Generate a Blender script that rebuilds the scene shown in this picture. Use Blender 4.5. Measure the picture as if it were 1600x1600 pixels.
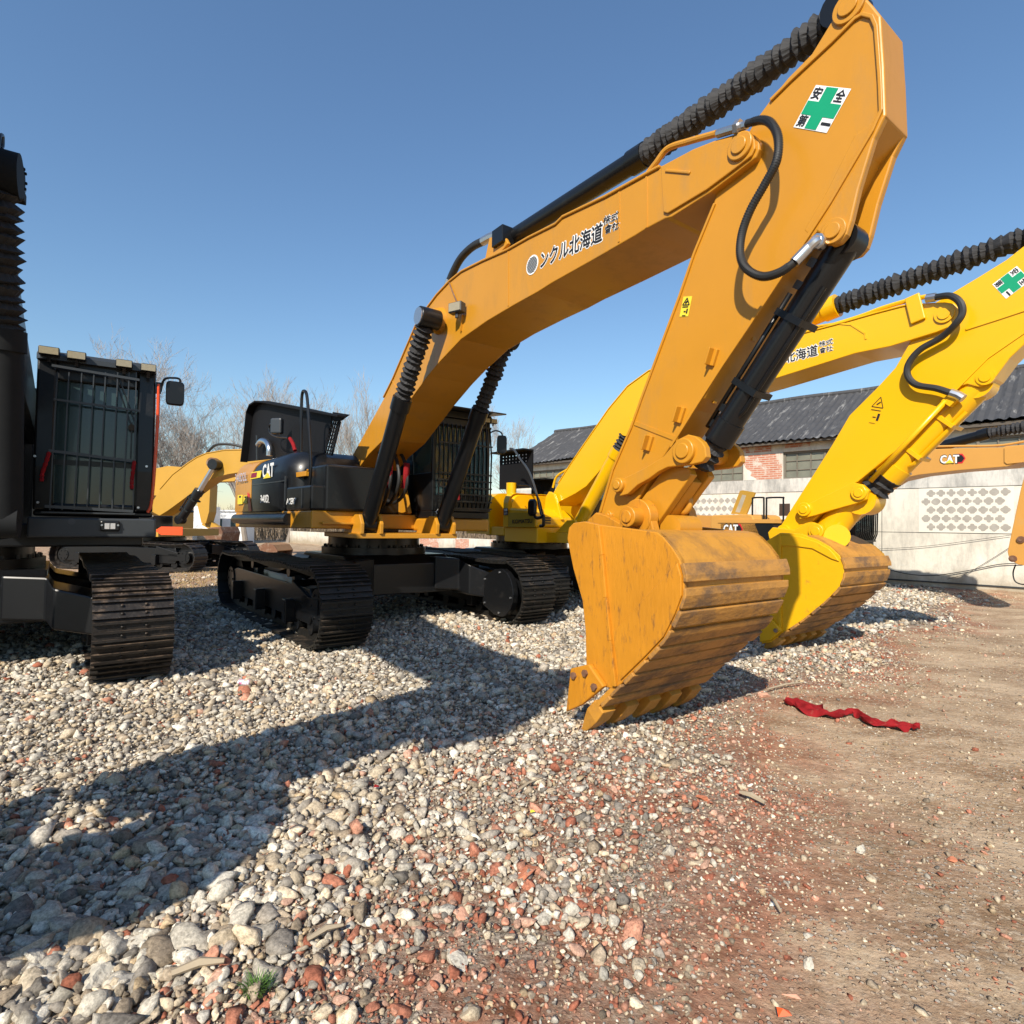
import bpy, bmesh, math, random
import numpy as np
from mathutils import Vector, Matrix
random.seed(7); rng = np.random.default_rng(11)
for o in list(bpy.data.objects): bpy.data.objects.remove(o)
S = bpy.context.scene; COL = S.collection
RAD = math.radians
# ------------------------------------------------------------------ camera
FPX, HY, SLOPE, CH = 900.0, 820.0, .015, 1.5
_p = math.atan((HY-800)/FPX); _r = math.atan(SLOPE)
FW = np.array([0, math.cos(_p), math.sin(_p)]); _rt = np.array([1., 0, 0]); _up = np.array([0, -math.sin(_p), math.cos(_p)])
RT = _rt*math.cos(_r)+_up*math.sin(_r); UP = -_rt*math.sin(_r)+_up*math.cos(_r)
CO = np.array([0, 0, CH])
cd = bpy.data.cameras.new('camera'); cam = bpy.data.objects.new('camera', cd); COL.objects.link(cam)
cd.sensor_width = 36; cd.lens = 36*FPX/1600; cd.clip_start = .05; cd.clip_end = 3000
cam.matrix_world = Matrix(((RT[0], UP[0], -FW[0], 0), (RT[1], UP[1], -FW[1], 0), (RT[2], UP[2], -FW[2], CH), (0, 0, 0, 1)))
S.camera = cam
# ------------------------------------------------------------------ light
SUN_TO = np.array([-.325, -.945])          # horizontal direction towards the sun
SUN_EL = 37.0
w = bpy.data.worlds.new('World'); S.world = w; w.use_nodes = True
nt = w.node_tree; sky = nt.nodes.new('ShaderNodeTexSky'); sky.sky_type = 'NISHITA'; sky.sun_disc = False
sky.sun_elevation = RAD(SUN_EL); az = math.atan2(SUN_TO[0], SUN_TO[1]); sky.sun_rotation = az
sky.air_density = 1.5; sky.dust_density = .2; sky.ozone_density = 7.0
bg = nt.nodes['Background']; bg.inputs[1].default_value = .104
nt.links.new(sky.outputs[0], bg.inputs[0])
sd = bpy.data.lights.new('sun', 'SUN'); sd.energy = 4.6; sd.angle = RAD(.53); sd.color = (1, .915, .785)
sun = bpy.data.objects.new('sun', sd); COL.objects.link(sun)
h = SUN_TO/np.linalg.norm(SUN_TO); e = RAD(SUN_EL)
sun.rotation_euler = Vector((h[0]*math.cos(e), h[1]*math.cos(e), math.sin(e))).to_track_quat('Z', 'Y').to_euler()
sun.location = (-5, -8, 12)
S.view_settings.view_transform = 'Standard'; S.view_settings.look = 'None'; S.view_settings.exposure = .5; S.view_settings.gamma = 1
S.render.resolution_x = S.render.resolution_y = 1024
# ------------------------------------------------------------------ frames: pixel rays to points on a plane of a machine
def ray(x, y): return FW+(x-800)/FPX*RT+(800-y)/FPX*UP
class Fr:
    def __init__(s, x, y, a, z=0):
        s.a = a; a = RAD(a); s.o = np.array([x, y, z], float)
        s.F = np.array([math.sin(a), -math.cos(a), 0]); s.L = np.array([math.cos(a), math.sin(a), 0]); s.Z = np.array([0, 0, 1.])
    def at(me_, x, y, **k):
        d = ray(x, y); (key, val), = k.items(); ax = {'s': me_.F, 'l': me_.L, 'z': me_.Z}[key]
        t = (val+me_.o@ax-CO@ax)/(d@ax); q = CO+t*d-me_.o
        return np.array([q@me_.F, q@me_.L, q@me_.Z])
    def sz(s, pts, l): return [(v[0], v[2]) for v in (s.at(x, y, l=l) for x, y in pts)]
    def w(s, p): p = np.atleast_2d(np.array(p, float)); return s.o+p[:, :1]*s.F+p[:, 1:2]*s.L+p[:, 2:3]*s.Z
# ------------------------------------------------------------------ materials
MATS = {}
def mat(name, col, rough=.5, metal=0, coat=0, var=.12, scale=6, bump=0, bscale=60, dirt=None, dscale=3, dlo=.55, dhi=.7, upd=0, stretch=None, spec=.5, damt=1):
    if name in MATS: return MATS[name]
    m = bpy.data.materials.new(name); m.use_nodes = True; n = m.node_tree.nodes; lk = m.node_tree.links
    b = n['Principled BSDF']; b.inputs['Roughness'].default_value = rough; b.inputs['Metallic'].default_value = metal
    b.inputs['Coat Weight'].default_value = coat; b.inputs['Coat Roughness'].default_value = .12; b.inputs['Specular IOR Level'].default_value = spec
    tc = n.new('ShaderNodeTexCoord'); vec = tc.outputs['Object']
    if stretch:
        mp = n.new('ShaderNodeMapping'); mp.inputs['Scale'].default_value = stretch; lk.new(vec, mp.inputs[0]); vec2 = mp.outputs[0]
    else: vec2 = vec
    nz = n.new('ShaderNodeTexNoise'); nz.inputs['Scale'].default_value = scale; nz.inputs['Detail'].default_value = 8; nz.inputs['Roughness'].default_value = .6; lk.new(vec, nz.inputs[0])
    mx = n.new('ShaderNodeMix'); mx.data_type = 'RGBA'
    c = np.array(col)
    mx.inputs[6].default_value = (*np.clip(c*(1-var), 0, 1), 1); mx.inputs[7].default_value = (*np.clip(c*(1+var), 0, 1), 1)
    lk.new(nz.outputs[0], mx.inputs[0]); out = mx.outputs[2]
    if dirt is not None:
        nd = n.new('ShaderNodeTexNoise'); nd.inputs['Scale'].default_value = dscale; nd.inputs['Detail'].default_value = 10; nd.inputs['Roughness'].default_value = .7; lk.new(vec2, nd.inputs[0])
        src = nd.outputs[0]
        if upd:
            g = n.new('ShaderNodeNewGeometry'); sp = n.new('ShaderNodeSeparateXYZ'); lk.new(g.outputs['Normal'], sp.inputs[0])
            ma = n.new('ShaderNodeMath'); ma.operation = 'MULTIPLY_ADD'; ma.inputs[1].default_value = upd; lk.new(sp.outputs[2], ma.inputs[0]); lk.new(src, ma.inputs[2]); src = ma.outputs[0]
        rp = n.new('ShaderNodeMapRange'); rp.inputs[1].default_value = dlo; rp.inputs[2].default_value = dhi; rp.inputs[4].default_value = damt; lk.new(src, rp.inputs[0])
        m2 = n.new('ShaderNodeMix'); m2.data_type = 'RGBA'; lk.new(rp.outputs[0], m2.inputs[0]); lk.new(out, m2.inputs[6]); m2.inputs[7].default_value = (*dirt, 1); out = m2.outputs[2]
        mr = n.new('ShaderNodeMapRange'); mr.inputs[3].default_value = rough; mr.inputs[4].default_value = max(rough, .8); lk.new(rp.outputs[0], mr.inputs[0]); lk.new(mr.outputs[0], b.inputs['Roughness'])
    lk.new(out, b.inputs['Base Color'])
    if bump:
        nb = n.new('ShaderNodeTexNoise'); nb.inputs['Scale'].default_value = bscale; nb.inputs['Detail'].default_value = 5; lk.new(vec2, nb.inputs[0])
        bp = n.new('ShaderNodeBump'); bp.inputs['Strength'].default_value = bump; bp.inputs['Distance'].default_value = .01; lk.new(nb.outputs[0], bp.inputs['Height']); lk.new(bp.outputs[0], b.inputs['Normal'])
    MATS[name] = m; return m
OR = mat('orange_paint', (.53, .235, .014), .38, coat=.12, var=.09, scale=2.5, bump=.07, bscale=20, dirt=(.34, .19, .055), dscale=3.2, dlo=.52, dhi=.78, damt=.6, stretch=(1.3, 1, .4))
ORD = mat('orange_bucket_paint', (.53, .215, .012), .45, coat=.08, var=.26, scale=3, bump=.3, bscale=18, dirt=(.15, .065, .018), dscale=10, dlo=.55, dhi=.67, stretch=(2.4, 1, .6), damt=.75)
SHELL = mat('worn_bucket_steel', (.50, .23, .028), .52, var=.22, scale=4, bump=.4, bscale=30, dirt=(.16, .085, .035), dscale=3.0, dlo=.50, dhi=.70, stretch=(1.2, 1.2, 1.2), damt=.65)
STRIP = mat('muddy_wear_strip', (.43, .205, .04), .6, var=.3, scale=5, bump=.5, bscale=26, dirt=(.12, .075, .045), dscale=3.4, dlo=.44, dhi=.60, stretch=(1.4, .8, 1.4), damt=.85)
YE = mat('yellow_paint', (.78, .425, .002), .32, coat=.2, var=.05, scale=1.5, bump=.03, bscale=25, dirt=(.5, .3, .05), dscale=3, dlo=.66, dhi=.9, damt=.4)
YEB = mat('yellow_bucket_paint', (.74, .40, .003), .4, coat=.12, var=.12, scale=4, bump=.2, bscale=20, dirt=(.34, .17, .02), dscale=9, dlo=.60, dhi=.70, damt=.6)
OLD = mat('faded_yellow_paint', (.47, .255, .03), .45, var=.1, scale=2, dirt=(.3, .2, .1), dscale=4, dlo=.6, dhi=.8, damt=.5)
BK = mat('black_paint', (.007, .0075, .0085), .34, coat=.12, spec=.35, var=.2, scale=4, dirt=(.09, .08, .07), dscale=5, dlo=.58, dhi=.85, damt=.25)
DG = mat('dark_grey_paint', (.030, .035, .040), .42, coat=.15, var=.15, scale=3, dirt=(.12, .11, .1), dscale=5, dlo=.6, dhi=.85, damt=.3)
RB = mat('rubber_hose', (.02, .02, .02), .5, var=.3, scale=30)
CL = mat('black_boot_cloth', (.022, .022, .024), .75, var=.35, scale=14, bump=.6, bscale=12)
TR = mat('track_steel', (.018, .017, .015), .5, metal=.3, var=.4, scale=12, bump=.4, bscale=25, dirt=(.17, .12, .08), dscale=6, dlo=.64, dhi=.88, upd=.16, damt=.8)
TRL = mat('muddy_track_steel', (.022, .018, .015), .5, metal=.3, var=.4, scale=12, bump=.5, bscale=25, dirt=(.22, .15, .10), dscale=7, dlo=.60, dhi=.84, upd=.17, damt=.85)
CH_ = mat('chrome', (.6, .61, .63), .28, metal=1, var=.03)
ST = mat('bright_steel', (.55, .56, .58), .3, metal=.9, var=.1)
RD = mat('red_cloth', (.23, .009, .012), .85, var=.45, scale=14, bump=.4, bscale=40, dirt=(.30, .14, .09), dscale=16, dlo=.58, dhi=.75, damt=.5, spec=.2)
RPL = mat('red_plastic', (.6, .02, .03), .4, var=.1)
OLDX = 0
ORR = mat('orange_red_rail', (.75, .07, .012), .35, coat=.3, var=.08)
WH = mat('white_sticker', (.8, .8, .78), .45, var=.03)
BLK = mat('black_lettering', (.012, .012, .014), .5, var=.1)
GR = mat('green_sticker', (.005, .30, .14), .4, var=.05)
YS = mat('yellow_sticker', (.8, .62, .04), .45, var=.04)
LENS = mat('lamp_lens', (.30, .26, .17), .2, coat=.6, var=.25, scale=40)
RUST = mat('rusty_steel', (.16, .075, .04), .8, var=.4, scale=8, bump=.5, bscale=20, dirt=(.3, .24, .18), dscale=4, dlo=.5, dhi=.7)
GLS = bpy.data.materials.new('tinted_glass'); GLS.use_nodes = True
_b = GLS.node_tree.nodes['Principled BSDF']; _b.inputs['Base Color'].default_value = (.035, .075, .08, 1); _b.inputs['Roughness'].default_value = .06; _b.inputs['Specular IOR Level'].default_value = .6; _b.inputs['Alpha'].default_value = .82
_n = GLS.node_tree.nodes.new('ShaderNodeTexNoise'); _n.inputs['Scale'].default_value = 1.2
_q = GLS.node_tree.nodes.new('ShaderNodeBump'); _q.inputs['Strength'].default_value = .05; GLS.node_tree.links.new(_n.outputs[0], _q.inputs['Height']); GLS.node_tree.links.new(_q.outputs[0], _b.inputs['Normal'])
# ------------------------------------------------------------------ mesh builder
class MB:
    def __init__(s, fr=None): s.v = []; s.f = []; s.fr = fr; s.sm = []; s.mk = []
    def mark(s): s.mk.append((len(s.v), len(s.f)))
    def add(s, vs, fs, smooth=False):
        n = len(s.v); s.v += [tuple(map(float, v)) for v in vs]; s.f += [tuple(i+n for i in f) for f in fs]; s.sm += [smooth]*len(fs)
    def box(s, a, b):
        x0, y0, z0 = a; x1, y1, z1 = b
        s.add([(x0, y0, z0), (x1, y0, z0), (x1, y1, z0), (x0, y1, z0), (x0, y0, z1), (x1, y0, z1), (x1, y1, z1), (x0, y1, z1)],
              [(0, 3, 2, 1), (4, 5, 6, 7), (0, 1, 5, 4), (1, 2, 6, 5), (2, 3, 7, 6), (3, 0, 4, 7)])
    def obox(s, c, ax, hs):
        c = np.array(c, float); ax = [np.array(a, float)/np.linalg.norm(a) for a in ax]; vs = []
        for k in range(8): vs.append(c+ax[0]*hs[0]*(1 if k & 1 else -1)+ax[1]*hs[1]*(1 if k & 2 else -1)+ax[2]*hs[2]*(1 if k & 4 else -1))
        s.add(vs, [(0, 2, 3, 1), (4, 5, 7, 6), (0, 1, 5, 4), (1, 3, 7, 5), (3, 2, 6, 7), (2, 0, 4, 6)])
    def bar(s, a, b, wd, th=None, up=(0, 0, 1)):
        a = np.array(a, float); b = np.array(b, float); d = b-a; L = np.linalg.norm(d); d = d/L
        u = np.array(up, float); 
        if abs(u@d) > .95: u = np.array([1., 0, 0])
        q = np.cross(d, u); q /= np.linalg.norm(q); u = np.cross(q, d)
        s.obox((a+b)/2, (d, q, u), (L/2, wd/2, (th or wd)/2))
    def prism(s, pts, l0, l1):          # polygon in (s,z) swept over l
        n = len(pts)
        ar = sum(pts[i][0]*pts[(i+1) % n][1]-pts[(i+1) % n][0]*pts[i][1] for i in range(n))
        if ar < 0: pts = pts[::-1]
        vs = [(p[0], l0, p[1]) for p in pts]+[(p[0], l1, p[1]) for p in pts]
        s.add(vs, [tuple(range(n)), tuple(range(2*n-1, n-1, -1))]+[(i, i+n, (i+1) % n+n, (i+1) % n) for i in range(n)])
    def loft(s, rings, cap=True, smooth=False, closed=True):
        n = len(rings[0]); vs = [p for r in rings for p in r]; fs = []
        m = n if closed else n-1
        for k in range(len(rings)-1):
            for i in range(m):
                j = (i+1) % n; fs.append((k*n+i, k*n+j, (k+1)*n+j, (k+1)*n+i))
        if cap: fs += [tuple(range(n))[::-1], tuple(range((len(rings)-1)*n, len(rings)*n))]
        s.add(vs, fs, smooth)
    def tube(s, path, r, n=10, rs=None, cap=True, smooth=True):
        path = [np.array(p, float) for p in path]; rings = []; pu = None
        for i, p in enumerate(path):
            d = path[min(i+1, len(path)-1)]-path[max(i-1, 0)]; d = d/(np.linalg.norm(d)+1e-9)
            if pu is None: pu = np.cross(d, (0, 0, 1.)) if abs(d[2]) < .9 else np.cross(d, (1., 0, 0))
            pu = pu-d*(pu@d); pu /= np.linalg.norm(pu); q = np.cross(d, pu); rr = rs[i] if rs is not None else r
            rings.append([p+rr*(math.cos(t)*pu+math.sin(t)*q) for t in np.arange(n)*2*math.pi/n])
        s.loft(rings, cap, smooth)
    def cyl(s, a, b, r, r2=None, n=24): s.tube([a, b], r, n, [r, r if r2 is None else r2])
    def spline(s, pts, r, n=10, k=8, **kw): s.tube(catmull(pts, k), r, n, **kw)
    def bellows(s, a, b, r, folds, depth=.36, n=40, sag=0, seed=1):
        rr = np.random.default_rng(seed); a = np.array(a, float); b = np.array(b, float); d = b-a; L = np.linalg.norm(d); d /= L
        u = np.cross(d, (0, 1., .2)); u /= np.linalg.norm(u); q = np.cross(d, u); rings = []
        ts = np.linspace(0, 1, folds*2+1); ts[1:-1] += rr.uniform(-.38, .38, len(ts)-2)/(folds*2)
        tt = []; rad = []
        for i, t in enumerate(ts):
            o = i % 2; rad.append(r*(1.0+rr.uniform(-.13, .06)) if o else r*(1-depth+rr.uniform(-.06, .10))); tt.append(t)
        for t, R in zip(tt, rad):
            c = a+d*L*t+np.array([0, 0, -sag*4*t*(1-t)]); ph = rr.uniform(0, 6); wob = rr.uniform(.0, .03)
            rings.append([c+R*(1+wob*math.sin(3*x+ph)+.022*math.sin(8*x+2*ph)+.012*math.sin(13*x+ph))*(math.cos(x)*u+math.sin(x)*q)+d*rr.uniform(-.004, .004)*r/.1 for x in np.arange(n)*2*math.pi/n])
        s.loft(rings, True, False)
    def build(s, name, material, parent=None, bevel=0, **tags):
        if s.mk:         # pieces marked apart become objects of their own
            cuts = s.mk+[(len(s.v), len(s.f))]; out = None
            if cuts[0] != (0, 0): cuts = [(0, 0)]+cuts
            for (v0, f0_), (v1, f1_) in zip(cuts[:-1], cuts[1:]):
                if v1 == v0: continue
                q = MB(s.fr); q.v = s.v[v0:v1]; q.f = [tuple(i-v0 for i in f) for f in s.f[f0_:f1_]]; q.sm = s.sm[f0_:f1_]
                out = q.build(name, material, parent, bevel, **tags) if out is None else (q.build(name, material, parent, bevel, **tags) and out)
            return out
        me = bpy.data.meshes.new(name); v = np.array(s.v)
        if s.fr is not None: v = s.fr.w(v)
        o = bpy.data.objects.new(name, me); COL.objects.link(o)
        root = parent
        while root is not None and root.parent is not None: root = root.parent
        base = None
        if root is None:
            if s.fr is None:
                pass
            else: base = Matrix.Translation(Vector(s.fr.o))
        else: base = Matrix.Translation(root.location) @ root.rotation_euler.to_matrix().to_4x4()
        if base is not None:
            inv = np.array(base.inverted()); v = v@inv[:3, :3].T+inv[:3, 3]
        me.from_pydata(v.tolist(), [], s.f); me.polygons.foreach_set('use_smooth', s.sm)
        me.materials.append(material)
        bm = bmesh.new(); bm.from_mesh(me); bmesh.ops.recalc_face_normals(bm, faces=bm.faces)
        for e_ in bm.edges:
            if len(e_.link_faces) == 2 and e_.calc_face_angle(0) > .6: e_.smooth = False
        bm.to_mesh(me); bm.free()
        if parent is not None: o.parent = parent
        elif base is not None: o.matrix_world = base
        if bevel:
            md = o.modifiers.new('edge', 'BEVEL'); md.width = bevel; md.segments = 2; md.limit_method = 'ANGLE'; md.angle_limit = RAD(35); md.harden_normals = False
        for k, x in tags.items(): o[k] = x
        return o
def catmull(pts, k=8):
    P = [np.array(p, float) for p in pts]; P = [2*P[0]-P[1]]+P+[2*P[-1]-P[-2]]; out = []
    for i in range(1, len(P)-2):
        for j in range(k):
            t = j/k; a, b, c, d = P[i-1:i+3]
            out.append(.5*((2*b)+(-a+c)*t+(2*a-5*b+4*c-d)*t*t+(-a+3*b-3*c+d)*t**3))
    out.append(P[-2]); return out
def empty(name, fr, label, cat, group=None):
    o = bpy.data.objects.new(name, None); COL.objects.link(o); o.location = Vector(fr.o); o.rotation_euler = (0, 0, RAD(fr.a-90)); o.empty_display_size = .3
    o['label'] = label; o['category'] = cat
    if group: o['group'] = group
    return o
def text(body, name, material, fr, p0, p1, vdir, nrm, parent, height=None, bold=0, shear=0, ring=8, lift=0):
    """text from local point p0 to p1 (baseline), vdir = up, nrm = outward; bold = stroke widening as a share of the height"""
    cu = bpy.data.curves.new('t', 'FONT'); cu.body = body; cu.shear = shear; cu.resolution_u = 2
    to = bpy.data.objects.new('t', cu); COL.objects.link(to); bpy.context.view_layer.update()
    me = bpy.data.meshes.new_from_object(to.evaluated_get(bpy.context.evaluated_depsgraph_get())); bpy.data.objects.remove(to); bpy.data.curves.remove(cu)
    v = np.array([x.co[:] for x in me.vertices]); fs = [tuple(p.vertices) for p in me.polygons]; bpy.data.meshes.remove(me)
    x0, x1 = v[:, 0].min(), v[:, 0].max(); y0, y1 = v[:, 1].min(), v[:, 1].max()
    p0 = np.array(p0, float); p1 = np.array(p1, float); ln = np.linalg.norm(p1-p0); u = (p1-p0)/ln; vd = np.array(vdir, float); vd /= np.linalg.norm(vd); nn = np.array(nrm, float)
    sc = ln/(x1-x0); sy = sc if height is None else height/max(y1-y0, 1e-4); hh = sy*(y1-y0)
    q = p0+np.outer((v[:, 0]-x0)*sc, u)+np.outer((v[:, 1]-y0)*sy, vd)+nn*(.004+lift)
    mb = MB(fr); mb.add(q, fs)
    if bold > 0:
        for k in range(ring):
            a = 2*math.pi*(k+.3)/ring; mb.add(q+(u*math.cos(a)+vd*math.sin(a))*bold*hh-nn*.00025*(k+1), fs)
    return mb.build(name, material, parent)
def dup(root, name=None):
    m = {}
    def rec(o, par):
        c = o.copy(); COL.objects.link(c)
        if par is not None: c.parent = par
        for ch in o.children: rec(ch, c)
        return c
    return rec(root, None)
# ================================================================== GROUND
def bank(X, Y):                       # ground height
    X = np.asarray(X, float); Y = np.asarray(Y, float)
    hh = .018*np.sin(X*1.1+.4)*np.cos(Y*.9)+.012*np.sin(X*2.3+Y*1.7)+.008*np.sin(3.9*X-2.7*Y)
    d = (10.15-X)*.7071+(15.05-Y)*.7071        # distance in front of the shed wall
    hh = hh+.12*np.clip(1-d/1.6, 0, 1)**2*(X > -2)
    return hh*np.clip(1.5-np.hypot(X, Y-8)/40, .0, 1)
def dirtness(X, Y):                   # 0 gravel, 1 soil
    w = X-(-1.75+.80*Y+.22*np.clip(Y-6, 0, 6)+.45*np.clip((4.2-Y)/2, 0, 1))+.30*np.sin(Y*1.3+X*.7)+.22*np.sin(X*2.9-Y*1.1)+.15*np.sin(X*6.1+Y*4.3)
    return np.clip(w/(1.9+.08*Y)+.38, 0, 1)
def brickzone(X, Y):                  # crushed brick spread over the near middle of the yard
    return np.exp(-((X-(.15+.45*(Y-2)))/(.75+.12*Y))**2)*np.clip((5.2-Y)/2, 0, 1)
def ground():
    xs = np.concatenate([np.linspace(-900, -30, 12), np.linspace(-28, 34, 300), np.linspace(36, 900, 12)])
    ys = np.concatenate([np.linspace(-300, -4, 8), np.linspace(-3.5, 40, 240), np.linspace(42, 1500, 14)])
    X, Y = np.meshgrid(xs, ys); Z = bank(X, Y)
    v = np.stack([X.ravel(), Y.ravel(), Z.ravel()], 1); nx = len(xs); f = []
    i = np.arange(len(ys)-1)[:, None]*nx+np.arange(nx-1)[None]; f = np.stack([i, i+1, i+nx+1, i+nx], -1).reshape(-1, 4)
    me = bpy.data.meshes.new('ground'); me.from_pydata(v.tolist(), [], f.tolist()); me.polygons.foreach_set('use_smooth', [True]*len(f))
    at = me.attributes.new('dirt', 'FLOAT', 'POINT'); D = dirtness(X, Y).ravel(); D = np.where((np.abs(X.ravel()) > 30) | (Y.ravel() > 30), 1, D)
    far = ((X.ravel() < -1.5) & (Y.ravel() > 11.5)) ; D = np.where(far, np.maximum(D, .75), D)
    at.data.foreach_set('value', D.astype(np.float32))
    a2 = me.attributes.new('brick', 'FLOAT', 'POINT'); a2.data.foreach_set('value', brickzone(X, Y).ravel().astype(np.float32))
    o = bpy.data.objects.new('ground', me); COL.objects.link(o); o['kind'] = 'structure'
    m = bpy.data.materials.new('soil_and_grit'); m.use_nodes = True; n = m.node_tree.nodes; lk = m.node_tree.links; b = n['Principled BSDF']; b.inputs['Roughness'].default_value = .95; b.inputs['Specular IOR Level'].default_value = .15
    tc = n.new('ShaderNodeTexCoord').outputs['Object']
    def noise(sc, det=8, ro=.6, vec=tc, st=None):
        if st: mp = n.new('ShaderNodeMapping'); mp.inputs['Scale'].default_value = st; mp.inputs['Rotation'].default_value = (0, 0, RAD(42)); lk.new(vec, mp.inputs[0]); vec = mp.outputs[0]
        q = n.new('ShaderNodeTexNoise'); q.inputs['Scale'].default_value = sc; q.inputs['Detail'].default_value = det; q.inputs['Roughness'].default_value = ro; lk.new(vec, q.inputs[0]); return q.outputs[0]
    def ramp(src, a, b_, lo=0, hi=1): q = n.new('ShaderNodeMapRange'); q.inputs[1].default_value = a; q.inputs[2].default_value = b_; q.inputs[3].default_value = lo; q.inputs[4].default_value = hi; lk.new(src, q.inputs[0]); return q.outputs[0]
    def mix(fac, a, b_):
        q = n.new('ShaderNodeMix'); q.data_type = 'RGBA'; lk.new(fac, q.inputs[0])
        for k, c in ((6, a), (7, b_)):
            if isinstance(c, tuple): q.inputs[k].default_value = (*c, 1)
            else: lk.new(c, q.inputs[k])
        return q.outputs[2]
    at_ = n.new('ShaderNodeAttribute'); at_.attribute_name = 'dirt'; D = at_.outputs['Fac']
    soil = mix(ramp(noise(1.2, 12, .7, st=(1, 1.5, 1)), .40, .58), (.27, .175, .10), (.52, .385, .25))
    soil = mix(ramp(noise(28, 8, .75, st=(1, 1.3, 1)), .50, .64), soil, (.56, .45, .32))
    soil = mix(ramp(noise(75, 5, .75), .56, .66), soil, (.24, .16, .10))
    red = mix(ramp(noise(9, 8, .7), .4, .6), (.215, .075, .038), (.44, .20, .12))
    rz = n.new('ShaderNodeMath'); rz.operation = 'MULTIPLY'; lk.new(ramp(noise(1.9, 8, .68), .44, .54), rz.inputs[0])
    tri = n.new('ShaderNodeMapRange'); tri.inputs[1].default_value = .92; tri.inputs[2].default_value = .5; tri.inputs[4].default_value = 1; lk.new(D, tri.inputs[0]); lk.new(tri.outputs[0], rz.inputs[1])
    soil = mix(rz.outputs[0], soil, red)
    grit = mix(ramp(noise(60, 5, .7), .42, .6), (.13, .11, .085), (.44, .38, .30))
    col = mix(ramp(D, .25, .6), grit, soil)
    ab = n.new('ShaderNodeAttribute'); ab.attribute_name = 'brick'
    bz_ = n.new('ShaderNodeMath'); bz_.operation = 'MULTIPLY'; lk.new(ramp(noise(2.6, 9, .7), .40, .56), bz_.inputs[0]); lk.new(ab.outputs['Fac'], bz_.inputs[1])
    col = mix(bz_.outputs[0], col, mix(ramp(noise(14, 8, .75), .42, .6), (.17, .07, .038), (.46, .24, .155)))
    # crumbs of stone and brick pressed in the soil
    vo = n.new('ShaderNodeTexVoronoi'); vo.inputs['Scale'].default_value = 48; lk.new(tc, vo.inputs[0])
    rc = n.new('ShaderNodeSeparateColor'); lk.new(vo.outputs['Color'], rc.inputs[0])
    crumbc = mix(ramp(rc.outputs[0], .7, .75), (.52, .45, .36), (.50, .22, .13))
    cm = n.new('ShaderNodeMath'); cm.operation = 'MULTIPLY'; lk.new(ramp(vo.outputs['Distance'], .42, .32), cm.inputs[0]); 
    cn = n.new('ShaderNodeMath'); cn.operation = 'MULTIPLY'; lk.new(ramp(rc.outputs[1], .5, .55), cn.inputs[0]); lk.new(ramp(noise(2.2, 5), .45, .6, .15, 1), cn.inputs[1]); lk.new(cn.outputs[0], cm.inputs[1])
    col = mix(cm.outputs[0], col, crumbc)
    lk.new(col, b.inputs['Base Color'])
    hs = n.new('ShaderNodeMath'); hs.operation = 'MULTIPLY_ADD'; hs.inputs[1].default_value = .55; lk.new(noise(26, 9, .72), hs.inputs[0]); lk.new(cm.outputs[0], hs.inputs[2])
    hs2 = n.new('ShaderNodeMath'); hs2.operation = 'MULTIPLY_ADD'; hs2.inputs[1].default_value = 1.6; lk.new(noise(3.5, 8, .65, st=(1, 1.4, 1)), hs2.inputs[0]); lk.new(hs.outputs[0], hs2.inputs[2])
    bp = n.new('ShaderNodeBump'); bp.inputs['Strength'].default_value = 1.0; bp.inputs['Distance'].default_value = .024; lk.new(hs2.outputs[0], bp.inputs['Height']); lk.new(bp.outputs[0], b.inputs['Normal'])
    me.materials.append(m)
ground()
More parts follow.
